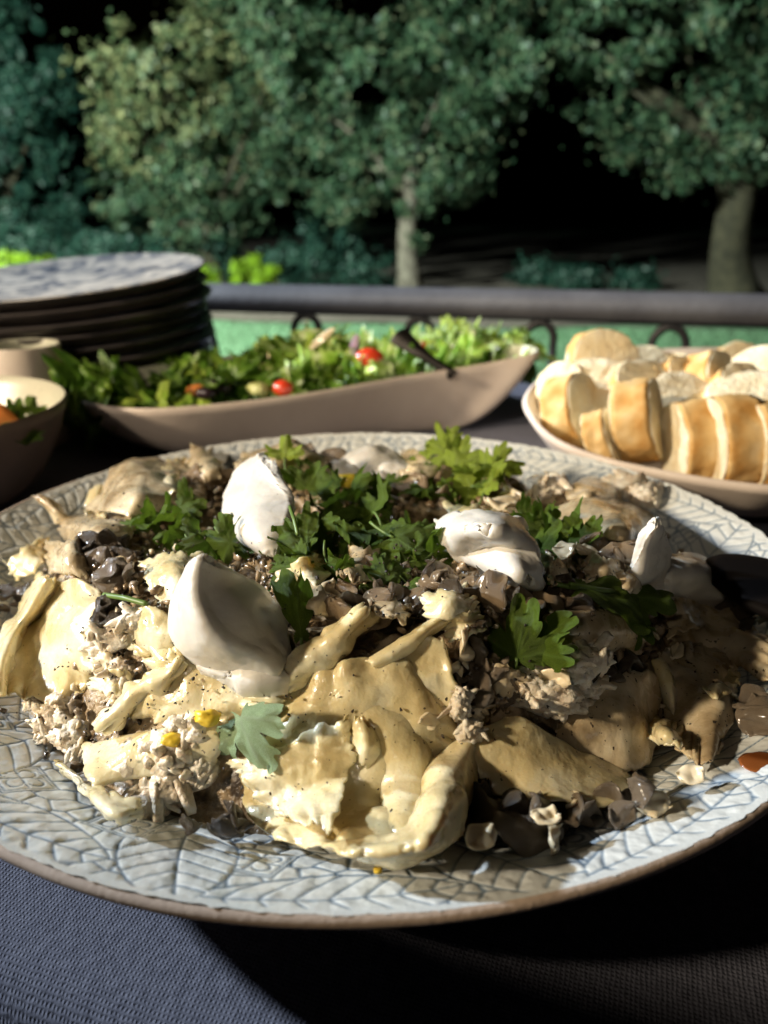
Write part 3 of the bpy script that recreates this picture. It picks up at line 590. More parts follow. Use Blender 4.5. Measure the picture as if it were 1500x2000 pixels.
# ------------------------------------------------------------------ leaves (prototypes)
VEIN = {}
def leaf_mesh(seed, lobes=(-1.2, 0, 1.2), T=9.5, notch=.20, cup=.18, wave=.14, K=109, NRi=8, asp=1.0, wid=.62, core=.34):
    r = np.random.default_rng(seed); a = np.linspace(-2.35, 2.35, K); rad = np.full(K, core); sub = np.zeros(K)
    for l in lobes:
        x = np.clip(np.abs(a-l)/wid, 0, 1); g = (1 - x**2.2)**.75*(1 - .16*abs(l)*r.uniform(.4, 1.2)); rad = np.maximum(rad, core + (1-core)*g)
    rad = rad*(1 - notch*(1-np.abs(np.sin(a*T*.5 + r.uniform(-.4, .4)))**.55)) ; rad = rad*(1+.05*vnoise(np.stack([a*3, a*0+seed, a*0], -1), 3))
    rad *= smooth((2.36-np.abs(a))/.30)*.85+.15
    q = np.linspace(0, 1, NRi)**.85; X = np.outer(q, rad*np.cos(a))*asp; Y = np.outer(q, rad*np.sin(a))
    rr = np.hypot(X, Y); vein = -np.abs(np.sin(a*2.6))[None]*rr*.10
    Z = cup*rr**2*r.uniform(-1, 1.3) + wave*n2(X, Y, 2.6, seed*3+1, 3)*rr*2 + vein - r.uniform(-.1, .45)*X*np.abs(X) + r.uniform(-.7, .7)*Y*Y
    vn = sum(np.exp(-(np.abs(a-l)[None]*rr/.030)**2) for l in lobes); sv = np.exp(-((np.abs(np.sin(a*T*.5))[None]*rr)/.05)**2)*.35*smooth(q[:, None]*2)
    VEIN[seed] = np.clip(vn+sv, 0, 1).ravel()
    return np.stack([X, Y, Z], -1).reshape(-1, 3), gridF(NRi, K)[:, ::-1]
def stem_mesh(seed, l=.7):
    r = np.random.default_rng(seed); t = np.linspace(0, 1, 7)[:, None]; p = np.array((-1., 0, 0))*t*l + np.array((0, r.uniform(-.3, .3), r.uniform(-.25, .1)))*t*t
    V, F = tube(p, .035, 6); return V, quad_to_list(F)
PL = {}
for mk, vc in (('leaf', (.16, .27, .05)), ('leaf_lt', (.45, .56, .14)), ('leaf_pale', (.40, .50, .34)), ('lettuce', (.72, .78, .55)), ('lettuce_dk', (.26, .36, .10))):   # paler veins
    nt = M[mk].node_tree; L = nt.links; p = nt.nodes['Principled BSDF']; src = p.inputs['Base Color'].links[0].from_socket
    at = nt.nodes.new('ShaderNodeAttribute'); at.attribute_name = 'vein'; mu = nt.nodes.new('ShaderNodeMath'); mu.operation = 'MULTIPLY'; mu.inputs[1].default_value = .55; L.new(at.outputs['Fac'], mu.inputs[0])
    mx = nt.nodes.new('ShaderNodeMix'); mx.data_type = 'RGBA'; L.new(mu.outputs[0], mx.inputs['Factor']); L.new(src, mx.inputs['A']); mx.inputs['B'].default_value = (*vc, 1); L.new(mx.outputs['Result'], p.inputs['Base Color'])
def proto(key, V, F, m, sd=None): PL.setdefault(key, []).append(mesh(key, V, F, m, True, {'vein': VEIN[sd]} if sd else None))
for k in range(8):
    V, F = leaf_mesh(k+1, T=15 + 2*(k % 3), notch=.27)
    for kk, mm in (('leaf', 'leaf'), ('leaf_lt', 'leaf_lt'), ('leaf_pale', 'leaf_pale'), ('leaf_dk', 'lettuce_dk')): proto(kk, V, F, M[mm], k+1)
    V, F = leaf_mesh(k+31, lobes=(0,), T=14, notch=.22, wave=.42, wid=2.4, asp=1.35, cup=.3, core=.5); proto('let', V, F, M['lettuce'], k+31); proto('let_dk', V, F, M['lettuce_dk'], k+31)
    V, F = leaf_mesh(k+61, lobes=(0,), T=22, notch=.22, wave=.10, wid=.75, asp=1.25, core=.16); proto('slim', V, F, M['leaf'], k+61)
    V, F = stem_mesh(k+5); proto('stem', V, F, M['stem'])
def frame(n, heading, roll=0):
    n = np.asarray(n, float); n = n/np.linalg.norm(n); h = np.asarray(heading, float); h = h - n*h.dot(n); h /= np.linalg.norm(h)+1e-9
    m = Matrix((h, np.cross(n, h), n)).transposed(); return m.to_4x4() @ Matrix.Rotation(roll, 4, 'X')
def place_leaf(kind, loc, size, n, heading, label, cat='leaf', group=None, k=0, stem=True, name='coriander_leaf', roll=0):
    me = PL[kind][k % len(PL[kind])]; e = empty(name, loc, label, cat, group); Mx = frame(n, heading, roll)
    e.rotation_euler = Mx.to_euler(); e.scale = (size,)*3
    o = bpy.data.objects.new('blade', me); link(o, e)
    if stem: s = bpy.data.objects.new('stem', PL['stem'][k % 8]); link(s, e)
    return e
# one leaf merged mass (for stuff)
def leaf_mass(keys, items):
    parts = []
    for (kind, k, loc, size, n, h) in items:
        me = PL[kind][k % 8]; V = np.empty(len(me.vertices)*3, np.float32); me.vertices.foreach_get('co', V); V = V.reshape(-1, 3)
        F = np.empty(len(me.loops), np.int32); me.loops.foreach_get('vertex_index', F); Mx = np.array(frame(n, h).to_3x3()); parts.append((V@Mx.T*size + loc, F.reshape(-1, 4)))
    return joinm(parts)

# ------------------------------------------------------------------ the salad
rs = np.random.default_rng(21)
nearR = np.array([(q[0], q[1]) for q in ((130, 775), (260, 803), (400, 796), (600, 773), (800, 738), (960, 712), (1040, 690))], float)
topR = np.array([(130, 760), (200, 745), (260, 735), (400, 706), (500, 690), (560, 684), (640, 672), (700, 672), (760, 676), (830, 664), (900, 650), (960, 668), (1040, 690)], float)
def salad_pt(px, q):   # q 0 near rim .. 1 top of the heap behind
    yb = np.interp(px, nearR[:, 0], nearR[:, 1]); yt = np.interp(px, topR[:, 0], topR[:, 1]); py = yb + (yt-yb)*q
    y0 = np.interp(px, (130, 400, 700, 1040), (.56, .575, .60, .655)); return ony(px, py, y0 + .014 + .022*smooth((px-720)/200) + .13*q*np.interp(px, (130, 300, 950, 1040), (.3, 1, 1, .2)))
items = []
for i in range(260):
    px = rs.uniform(160, 1020); q = rs.uniform(.18 if px > 380 else -.02, .92); lit_half = px > 540  # leaf colours carry the light: paler right, darker in the plate stack's shadow
    kind = rs.choice(['let', 'leaf_lt', 'let_dk', 'leaf_dk'] if lit_half else ['let_dk', 'leaf_dk', 'let_dk', 'leaf_lt'], p=[.44, .30, .16, .10] if lit_half else [.42, .34, .16, .08])
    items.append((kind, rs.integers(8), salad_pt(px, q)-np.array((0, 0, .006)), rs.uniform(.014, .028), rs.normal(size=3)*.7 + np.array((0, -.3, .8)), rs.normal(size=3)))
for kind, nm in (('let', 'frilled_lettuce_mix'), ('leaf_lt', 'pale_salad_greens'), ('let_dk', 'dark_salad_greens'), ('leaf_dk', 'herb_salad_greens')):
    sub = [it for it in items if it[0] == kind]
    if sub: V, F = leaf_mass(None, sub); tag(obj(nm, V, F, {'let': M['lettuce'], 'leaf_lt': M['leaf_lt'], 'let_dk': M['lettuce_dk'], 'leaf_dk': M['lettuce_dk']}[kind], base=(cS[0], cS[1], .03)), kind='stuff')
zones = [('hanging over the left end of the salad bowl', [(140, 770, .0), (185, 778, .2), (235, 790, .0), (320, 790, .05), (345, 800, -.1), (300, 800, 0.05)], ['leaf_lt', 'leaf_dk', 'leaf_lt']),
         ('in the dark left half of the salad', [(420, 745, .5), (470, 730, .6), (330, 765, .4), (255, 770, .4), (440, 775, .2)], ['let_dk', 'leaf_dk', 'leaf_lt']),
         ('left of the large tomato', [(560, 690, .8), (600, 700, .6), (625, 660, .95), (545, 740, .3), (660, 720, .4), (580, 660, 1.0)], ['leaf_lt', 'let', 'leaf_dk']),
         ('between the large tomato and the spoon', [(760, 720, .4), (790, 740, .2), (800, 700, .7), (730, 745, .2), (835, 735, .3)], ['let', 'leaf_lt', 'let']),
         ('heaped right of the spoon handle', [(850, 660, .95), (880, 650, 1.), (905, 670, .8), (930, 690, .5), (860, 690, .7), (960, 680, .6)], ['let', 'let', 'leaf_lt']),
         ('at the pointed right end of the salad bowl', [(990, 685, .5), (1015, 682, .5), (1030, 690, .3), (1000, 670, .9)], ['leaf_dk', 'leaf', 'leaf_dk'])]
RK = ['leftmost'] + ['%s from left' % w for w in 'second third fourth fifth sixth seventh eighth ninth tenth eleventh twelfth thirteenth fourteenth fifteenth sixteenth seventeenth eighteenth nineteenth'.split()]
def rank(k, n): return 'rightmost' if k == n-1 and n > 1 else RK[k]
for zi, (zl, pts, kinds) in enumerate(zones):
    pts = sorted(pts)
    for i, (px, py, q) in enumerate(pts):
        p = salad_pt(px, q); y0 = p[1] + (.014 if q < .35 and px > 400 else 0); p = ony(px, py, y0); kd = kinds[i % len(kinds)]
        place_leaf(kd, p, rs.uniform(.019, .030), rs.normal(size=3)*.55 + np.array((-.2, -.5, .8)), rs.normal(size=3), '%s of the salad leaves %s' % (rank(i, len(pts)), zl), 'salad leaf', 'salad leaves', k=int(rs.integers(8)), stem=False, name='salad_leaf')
def blob(name, label, cat, p, r, m, seed, squash=(1, 1, 1), amp=.08, f=2.0, sub=3, group=None, rotz=0, parent=None):
    V, F = ico(sub); V = V*(1 + amp*fbm(V*f+seed*7.7, seed, 3))[:, None]*np.array(squash)*r
    c, s = math.cos(rotz), math.sin(rotz); V = V@np.array(((c, s, 0), (-s, c, 0), (0, 0, 1)))
    return tag(obj(name, V+p, F, m, parent, base=p), label, cat, group)
for lb, px, py, q, r, sq in (('large red cherry tomato half high in the salad', 722, 699, .40, .0110, (1.15, .8, .8)), ('small red cherry tomato at the near edge of the salad', 553, 758, .15, .0085, (1.05, .9, .8)), ('small tomato piece peeping out behind the spoon', 822, 676, .8, .007, (1, .8, .8))):
    p = ony(px, py, salad_pt(px, q)[1]-.012); blob('cherry_tomato', lb, 'tomato', p, r, M['tomato'], px, sq, .03, group='cherry tomatoes in the salad')
for lb, px, py, q, r in (('orange piece right of the large tomato', 762, 690, .75, .008), ('orange-brown piece in the dark half of the salad', 385, 762, .3, .008)):
    blob('carrot_piece', lb, 'vegetable', ony(px, py, salad_pt(px, q)[1]-.01), r, M['carrot'], px, (1.2, .8, .6), .18, group='orange pieces in the salad')
for lb, px, py, q, r in (('pale green chunk in the left half of the salad', 474, 742, .45, .0095), ('pale green chunk beside the small tomato', 505, 760, .2, .008), ('pale green chunk left of the purple onion', 660, 672, .85, .010), ('pale green chunk at the left end of the heap', 520, 725, .5, .008)):
    blob('avocado_piece', lb, 'vegetable', ony(px, py, salad_pt(px, q)[1]-.008), r, M['avocado'], px, (1.2, .8, .75), .2, group='pale green chunks in the salad')
for lb, px, py, q, r in (('black olive low in the left half of the salad', 428, 757, .3, .010), ('black olive left of the other one', 402, 768, .2, .007)):
    blob('olive', lb, 'olive', ony(px, py, salad_pt(px, q)[1]-.01), r, M['olive'], px, (1.2, .9, .8), .1, group='black olives')
for lb, px, py, hd in (('purple onion sliver standing next to the large tomato', 690, 682, (.3, 0, 1)), ('white onion sliver at the left end of the bright leaves', 530, 712, (0, 0, 1)), ('white onion sliver leaning over the top of the heap', 630, 660, (.8, 0, .7))):
    p = ony(px, py, salad_pt(px, .8)[1]-.03); hd = np.array(hd)/np.linalg.norm(hd); t = np.linspace(-1, 1, 4); sd = np.array((.95, -.3, -.3))
    C = np.array([[p + hd*.014*u + sd*.0035*v*(1-.5*u*u) + np.array((0, -.004, 0))*(u*u) for v in (-1, 0, 1)] for u in t]); V, F = sheet_vf(C, 6, .0012, px, .0003, 90, tear=.03)
    tag(obj('onion_sliver', V, F, M['onion'] if 'purple' in lb else M['garlic']), lb, 'onion', 'onion slivers in the salad')
# spoon resting in the salad
h0, h1, h2 = ony(779, 655, .655), ony(822, 688, .645), ony(866, 718, .640); ctrl = []
for p, w_, dz in ((h0-(h1-h0)*.12, .0058, 0), (h0, .0088, .0005), (h0*.55+h1*.45, .0074, .001), (h1, .0052, .0012), (h1*.4+h2*.6, .0040, .0006), (h2, .0040, 0), (h2+(h2-h1)*.5, .005, -.003)):
    sd = np.array((.72, .35, .62)); sd /= np.linalg.norm(sd); nn_ = np.cross(sd, (h2-h0)); nn_ /= np.linalg.norm(nn_); ctrl.append([p - sd*w_ + nn_*.0014, p + nn_*(-.001+dz), p + sd*w_ + nn_*.0014])
V, F = sheet_vf(ctrl, 8, .0022, 3, 0, 90, tear=0); sp = empty('serving_spoon', h2, 'dark metal serving spoon with its flat handle end rising out of the salad', 'spoon'); obj('handle', V, F, M['steel'], sp)
bp_ = ony(905, 712, .70); V, F = ico(3); V = V*np.array((.03, .018, .004)); obj('spoon_bowl', V+bp_-np.array((0, 0, .006)), F, M['steel'], sp)
# leaves in the small bowl
for i, (px, py, yy, kd, sz, n, lb) in enumerate([(34, 828, .46, 'leaf_dk', .020, (.7, -.7, .5), 'large dark green leaf standing in the small left bowl'), (15, 850, .44, 'leaf_dk', .024, (.5, -.6, .7), 'dark green leaf low in the small left bowl'), (62, 806, .47, 'leaf', .013, (.6, -.5, .6), 'leaf tip leaning on the pale wall of the small bowl')]):
    place_leaf(kd, ony(px, py, yy), sz, n, (.3, .1, 1), lb, 'salad leaf', 'leaves in the small bowl', k=i+1, stem=False, name='salad_leaf')
blob('carrot_piece', 'orange piece at the left edge in the small bowl', 'vegetable', ony(-4, 838, .455), .015, M['carrot'], 5, (1, .7, 1.1), .15)
tag(obj('bowl_greens', *leaf_mass(None, [('leaf_dk', k, np.array((cL[0]+rs.uniform(-.06, -.01), cL[1]+rs.uniform(-.06, .06), .025)), .026, rs.normal(size=3)*.4+np.array((0, 0, 1)), rs.normal(size=3)) for k in range(26)]), M['lettuce_dk'], base=(cL[0], cL[1], .02)), kind='stuff')
# ------------------------------------------------------------------ the creamy pasta on the platter
rf = np.random.default_rng(33)
nr_, na_ = 170, 420; Rg = np.linspace(.0, .1515, nr_); Ag = np.linspace(0, 2*math.pi, na_, endpoint=False); Rm, Am = np.meshgrid(Rg, Ag, indexing='ij')
edge = 1 + .035*fbm(np.stack([np.cos(Am)*4, np.sin(Am)*4, 0*Am], -1), 3, 3)*(Rm/.15)**3; X = PC[0]+Rm*edge*np.cos(Am); Y = PC[1]+Rm*edge*np.sin(Am)
P3 = np.stack([X, Y, 0*X], -1); lump = .0022*fbm(P3*95, 1, 3) + .0016*np.abs(fbm(P3*230, 5, 2)) + .0007*fbm(P3*560, 9, 2)
Zb = H(X, Y, .004) + lump*smooth((.152-Rm)/.012) - .0008 - .003*smooth((Rm-.139)/.01)
tag(obj('creamy_sauce', np.stack([X, Y, Zb], -1).reshape(-1, 3), gridF(nr_, na_, True)[:, ::-1], M['sauce'], base=(PC[0], PC[1], .04)), kind='stuff')

PASTA = 'sheets of pasta on the platter'
def pasta(label, rows, m='pasta', **k):
    k['th'] = k.get('th', .0017)*.72; V, F = sheet_vf(pxgrid(rows), **k); return tag(obj('pasta_sheet', V, F, M[m]), label, 'pasta', PASTA)
pasta('big round ravioli bulging at the very front of the heap', [
 [(560,1362,.002),(612,1318,.005),(700,1288,.008),(800,1298,.007),(888,1378,.003)],
 [(505,1450,.003),(600,1400,.010),(700,1352,.013),(810,1362,.012),(905,1430,.004)],
 [(470,1525,.002),(580,1480,.011),(700,1470,.014),(820,1470,.012),(912,1490,.004)],
 [(492,1600,.003),(590,1570,.009),(700,1570,.012),(800,1570,.010),(872,1565,.004)],
 [(545,1640,.004),(605,1654,.006),(700,1662,.009),(790,1660,.009),(835,1620,.006)]], res=14, th=.0022, amp=.0016, freq=75, tear=.03, seed=2, ruffle=.0010, rfreq=4)
pasta('torn three-cornered flap of pasta lying over the front of the big ravioli', [
 [(438,1490,.010),(520,1472,.014),(600,1432,.016),(678,1400,.017)],
 [(478,1522,.009),(545,1512,.014),(612,1486,.017),(688,1470,.019)],
 [(505,1560,.009),(562,1556,.012),(620,1550,.015),(672,1540,.018)],
 [(538,1592,.009),(578,1602,.012),(622,1614,.014),(650,1624,.015)]], res=14, th=.0017, amp=.0013, freq=110, tear=.09, seed=5, ruffle=.0006, rfreq=3)
pasta('thick pale ruffled border of the big ravioli on its right', [
 [(900,1432,.008),(928,1440,.013),(955,1468,.007)], [(860,1470,.011),(905,1490,.018),(948,1512,.008)], [(832,1500,.013),(882,1535,.020),(932,1562,.008)],
 [(822,1560,.012),(862,1585,.018),(898,1605,.008)], [(800,1630,.011),(838,1640,.016),(862,1655,.007)], [(720,1648,.010),(780,1662,.013),(815,1672,.005)], [(630,1652,.008),(680,1666,.011),(710,1674,.004)]],
 res=12, th=.0030, amp=.0020, freq=70, tear=.015, seed=8)
pasta('soft diagonal fold of pasta bulging across the middle of the big ravioli', [
 [(625,1372,.004),(675,1345,.009),(745,1345,.008),(805,1372,.004)], [(655,1432,.005),(722,1408,.0140),(800,1416,.0135),(868,1440,.003)], [(685,1498,.005),(762,1478,.0160),(830,1482,.0150),(885,1505,.004)], [(705,1560,.005),(775,1548,.0155),(832,1552,.0140),(870,1570,.005)], [(712,1625,.003),(770,1630,.0100),(820,1630,.0090),(850,1625,.003)]],
 res=12, th=.002, amp=.0015, freq=62, tear=.02, seed=64)
pasta('pale curled scrap of pasta at the edge of the three-cornered front flap', [
 [(690,1400,.016),(712,1412,.019),(740,1440,.015)], [(690,1445,.015),(716,1452,.020),(742,1468,.014)], [(684,1490,.013),(706,1496,.017),(728,1500,.012)]], res=12, th=.0016, amp=.0012, freq=120, tear=.14, seed=63)
pasta('long smooth pasta sheet to the right of the front ravioli', [
 [(885,1440,.005),(960,1415,.009),(1010,1402,.012),(1105,1455,.011),(1190,1492,.007),(1240,1522,.003)],
 [(878,1490,.008),(960,1470,.013),(1030,1468,.015),(1110,1495,.014),(1190,1522,.009),(1243,1548,.003)],
 [(890,1552,.005),(960,1556,.009),(1040,1560,.011),(1110,1565,.009),(1180,1575,.005),(1236,1575,.002)]], res=12, th=.0022, amp=.0010, freq=60, tear=.05, seed=11, m='pasta')
pasta('folded pasta sheet below the pale chicken lump on the right', [
 [(1100,1402,.007),(1170,1342,.011),(1240,1312,.012),(1288,1318,.007)], [(1085,1440,.009),(1160,1402,.014),(1230,1382,.015),(1290,1386,.007)],
 [(1102,1482,.005),(1170,1470,.010),(1232,1460,.011),(1278,1450,.004)], [(1150,1512,.003),(1200,1512,.006),(1242,1502,.005),(1270,1490,.002)]], res=11, th=.002, amp=.0012, freq=70, tear=.05, seed=13, m='pasta_sauce')
pasta('curved shaded pasta sheet at the right end of the heap', [
 [(1290,1272,.005),(1350,1255,.009),(1412,1270,.007),(1440,1300,.003)], [(1290,1330,.007),(1350,1320,.012),(1408,1330,.011),(1434,1350,.004)],
 [(1302,1400,.005),(1350,1400,.010),(1396,1405,.009),(1420,1412,.003)], [(1322,1470,.003),(1350,1480,.005),(1382,1486,.004),(1400,1470,.002)]], res=11, th=.002, amp=.0014, freq=80, tear=.07, seed=15, m='pasta_sauce', ruffle=.0012)
pasta('three-cornered pasta flap standing behind the front ravioli on its right', [
 [(772,1266,.007),(830,1246,.012),(868,1250,.015)], [(800,1312,.009),(858,1312,.012),(888,1325,.015)], [(812,1388,.009),(862,1382,.011),(918,1378,.010)]], res=14, th=.0017, amp=.0012, freq=100, tear=.10, seed=17)
pasta('thick slanting roll of pasta right of the big cheese scoop', [
 [(698,1178,.008),(716,1184,.015),(738,1206,.006)], [(658,1214,.008),(680,1224,.015),(698,1246,.006)], [(608,1254,.007),(632,1271,.013),(652,1296,.005)], [(556,1290,.005),(580,1310,.010),(606,1332,.004)], [(520,1312,.003),(540,1336,.007),(566,1356,.003)]],
 res=11, th=.0022, amp=.0012, freq=120, tear=.05, seed=19, m='pasta', ruffle=.0006)
pasta('narrow pale strip of pasta with a white tip above the front ravioli', [
 [(850,1206,.009),(862,1208,.013),(876,1216,.009)], [(805,1235,.010),(815,1243,.014),(828,1252,.009)], [(760,1264,.010),(770,1275,.014),(784,1286,.009)], [(716,1290,.008),(726,1298,.012),(736,1307,.008)]], res=11, th=.0016, amp=.0006, freq=120, tear=.05, seed=21)
pasta('wide wavy pasta sheet under the big cheese scoop', [
 [(255,1262,.004),(330,1262,.007),(430,1300,.004),(545,1335,.001)], [(300,1310,.006),(362,1322,.010),(442,1342,.008),(556,1366,.004)],
 [(255,1345,.008),(332,1362,.010),(422,1382,.009),(545,1396,.005)], [(205,1412,.006),(290,1405,.005),(390,1412,.005),(455,1432,.003)]], res=13, th=.002, amp=.0026, freq=62, tear=.05, seed=23, ruffle=.0015, rfreq=5)
pasta('curly yellow pasta edge rising along the left of the wavy sheet', [
 [(178,1416,.008),(195,1426,.013),(212,1434,.006)], [(224,1370,.009),(238,1382,.016),(256,1394,.006)], [(250,1334,.010),(268,1346,.018),(286,1360,.007)], [(308,1312,.011),(320,1328,.018),(330,1346,.007)], [(338,1270,.009),(356,1286,.014),(368,1302,.007)]],
 res=12, th=.0017, amp=.0014, freq=90, tear=.03, seed=25, ruffle=.0010, rfreq=3)
pasta('big folded pasta sheet at the left edge of the picture', [
 [(85,1130,.009),(130,1150,.007),(190,1170,.006),(240,1192,.003)], [(28,1212,.012),(90,1216,.007),(150,1232,.009),(200,1252,.003)],
 [(-5,1282,.012),(60,1292,.007),(130,1292,.010),(192,1302,.003)], [(-15,1352,.007),(50,1362,.008),(110,1372,.006),(152,1372,.002)]], res=13, th=.0022, amp=.0022, freq=60, tear=.05, seed=27, ruffle=.0012)
pasta('raised yellow rim of pasta curling along the left edge of the picture', [
 [(82,1120,.010),(96,1128,.017),(112,1140,.008)], [(44,1176,.011),(60,1186,.018),(78,1198,.008)], [(8,1232,.011),(24,1242,.018),(44,1252,.008)], [(-14,1294,.011),(4,1302,.018),(22,1310,.008)], [(-22,1348,.007),(-4,1354,.013),(12,1360,.006)]],
 res=11, th=.0022, amp=.0008, freq=90, tear=.05, seed=29, ruffle=.0012, rfreq=3)
pasta('smooth rolled pasta low on the left behind the crumbled chicken', [
 [(160,1452,.003),(250,1432,.007),(340,1420,.009),(425,1410,.006)], [(166,1502,.007),(250,1476,.012),(332,1460,.014),(432,1452,.010)], [(182,1542,.005),(250,1522,.008),(330,1512,.008),(420,1502,.004)]], res=12, th=.0022, amp=.0010, freq=60, tear=.04, seed=31)
pasta('pale pasta lip reaching down onto the left rim', [
 [(110,1484,.004),(160,1518,.005),(212,1552,.006),(272,1562,.008)], [(120,1500,.003),(170,1542,.005),(220,1585,.007),(276,1580,.008)], [(126,1512,.001),(180,1566,.003),(230,1602,.004),(278,1602,.004)]], res=12, th=.0018, amp=.0010, freq=100, tear=.06, seed=33, ruffle=.0008)
pasta('bulging pasta fold at the upper left of the heap', [
 [(215,916,.006),(260,896,.012),(330,900,.012),(402,932,.005)], [(200,960,.008),(250,950,.017),(322,956,.014),(402,972,.005)], [(166,996,.005),(230,1002,.010),(300,1006,.008),(372,1002,.003)]], res=11, th=.0022, amp=.0018, freq=70, tear=.05, seed=35, m='pasta_sauce')
pasta('upright pasta fold left of the bulging one', [
 [(176,958,.008),(196,945,.012),(212,950,.010)], [(166,985,.008),(190,978,.014),(208,985,.010)], [(166,1010,.004),(186,1012,.008),(206,1012,.006)]], res=10, th=.002, amp=.0008, freq=90, tear=.05, seed=36)
pasta('pasta corner pointing out over the left rim', [
 [(62,967,.008),(90,970,.012),(114,984,.008)], [(88,990,.008),(112,1000,.013),(138,1010,.008)], [(108,1022,.005),(150,1022,.009),(192,1016,.005)]], res=12, th=.0018, amp=.0009, freq=90, tear=.05, seed=37, m='pasta_sauce')
pasta('flat sauced sheet between the pasta corner and the dark mushrooms', [
 [(140,1010,.005),(190,1005,.007),(260,1008,.005)], [(120,1030,.006),(190,1030,.009),(262,1035,.006)], [(130,1055,.003),(190,1060,.005),(250,1058,.003)]], res=11, th=.002, amp=.0016, freq=80, tear=.08, seed=39, m='pasta_sauce')
pasta('torn pale sheet just left of the big cheese scoop', [
 [(278,1100,.007),(338,1076,.012),(396,1086,.009)], [(288,1142,.006),(340,1130,.010),(384,1140,.008)], [(310,1184,.004),(345,1192,.006),(372,1182,.005)]], res=13, th=.0016, amp=.0014, freq=110, tear=.14, seed=41)
pasta('rounded pasta lobe below the dark mushrooms on the left', [
 [(112,1140,.008),(150,1130,.013),(190,1150,.010)], [(130,1160,.008),(165,1160,.013),(200,1172,.008)], [(150,1186,.003),(180,1188,.006),(205,1190,.003)]], res=10, th=.002, amp=.0010, freq=80, tear=.05, seed=43)
pasta('pale sheet with frilled top edge left of the big scoop base', [
 [(270,1190,.008),(290,1182,.012),(330,1200,.010)], [(262,1225,.007),(300,1225,.011),(340,1240,.009)], [(240,1265,.004),(290,1275,.007),(340,1275,.005)]], res=12, th=.0016, amp=.0013, freq=120, tear=.10, seed=44)
pasta('sauced pasta sheet at the upper right of the heap', [
 [(1090,990,.006),(1150,972,.010),(1230,980,.008),(1275,1010,.003)], [(1085,1020,.006),(1160,1012,.011),(1230,1020,.009),(1280,1045,.003)], [(1100,1052,.003),(1160,1050,.006),(1230,1062,.005),(1270,1075,.002)]], res=10, th=.002, amp=.0016, freq=80, tear=.06, seed=45, m='pasta_sauce')
pasta('small humped pasta sheet at the top right of the heap', [
 [(1110,950,.008),(1150,932,.013),(1205,940,.008)], [(1105,972,.006),(1155,962,.011),(1215,965,.006)], [(1115,985,.002),(1160,985,.004),(1215,985,.002)]], res=10, th=.002, amp=.0008, freq=80, tear=.05, seed=47, m='pasta_sauce')
pasta('tan pasta roll below the coriander sprig on the right', [
 [(1062,1200,.006),(1120,1194,.012),(1200,1198,.012),(1262,1222,.006)], [(1068,1235,.008),(1125,1230,.015),(1200,1235,.014),(1262,1252,.006)], [(1085,1270,.003),(1130,1272,.007),(1200,1275,.006),(1250,1280,.002)]], res=11, th=.0022, amp=.0010, freq=75, tear=.05, seed=49, m='pasta_sauce')
pasta('pasta sheet tailing away to the right edge of the picture', [
 [(1320,1185,.006),(1380,1178,.010),(1440,1200,.008),(1510,1245,.006)], [(1310,1225,.007),(1380,1222,.011),(1440,1245,.010),(1510,1290,.006)], [(1320,1270,.003),(1380,1270,.006),(1440,1300,.005),(1510,1340,.003)]], res=10, th=.002, amp=.0020, freq=70, tear=.05, seed=51, m='pasta_sauce', ruffle=.001)
pasta('narrow curled strip standing on the dark right side of the heap', [
 [(1270,1290,.010),(1290,1285,.014),(1302,1295,.012)], [(1290,1330,.010),(1305,1335,.014),(1318,1340,.010)], [(1300,1385,.006),(1315,1395,.010),(1325,1400,.006)]], res=10, th=.0016, amp=.0008, freq=100, tear=.05, seed=52)
pasta('folded pasta pile at the back of the heap behind the upright cheese flake', [
 [(470,890,.010),(540,862,.018),(610,875,.016),(665,905,.006)], [(460,915,.010),(540,895,.019),(610,900,.016),(665,925,.005)], [(470,940,.004),(540,935,.008),(600,935,.007),(650,945,.002)]], res=11, th=.002, amp=.0026, freq=75, tear=.06, seed=53, m='pasta_sauce')
# smaller scraps of pasta between the big pieces
scr = [(620,1170,'in front of the upright coriander leaf'),(760,1190,'behind the narrow pale strip'),(905,1220,'left of the coriander sprig'),(985,1330,'under the grey mushrooms'),(880,1180,'in the brown mushroom band'),(1010,985,'behind the wide cheese flake'),(820,905,'left of the yellow-green leaves'),(930,1010,'under the wide cheese flake'),(1180,1110,'left of the peaked cheese'),(1230,1150,'under the peaked cheese'),(1340,1200,'right of the peaked cheese'),(400,905,'left of the upright cheese flake'),(330,930,'right of the bulging fold'),(130,1090,'left of the dark mushrooms'),(60,1090,'near the left rim'),(1300,1430,'low on the shaded right side'),(1150,1290,'right of the coriander sprig'),(700,1100,'among the coriander in the middle'),(600,1120,'left in the coriander heap'),(1080,1110,'right of the wide cheese flake'),(920,1390,'right of the front ravioli'),(1400,1330,'far right in the shade'),(215,1330,'left of the wavy sheet')]
for i, (px, py, ph) in enumerate(scr):
    w, h = rf.uniform(34, 58), rf.uniform(20, 36); a = rf.uniform(-.9, .9); g = []
    for v in (-1, 0, 1):
        row = []
        for u in (-1, 0, 1): x, y_ = u*w, v*h; row.append((px+x*math.cos(a)-y_*math.sin(a)*.6, py+x*math.sin(a)*.6+y_*math.cos(a), .004+.007*rf.random()+.005*(u == 0)))
        g.append(row)
    pasta('small scrap of pasta %s' % ph, g, m='pasta_sauce' if rf.random() < .7 else 'pasta', res=8, th=.0018, amp=.0018, freq=110, tear=.16, seed=70+i, ruffle=.0008)

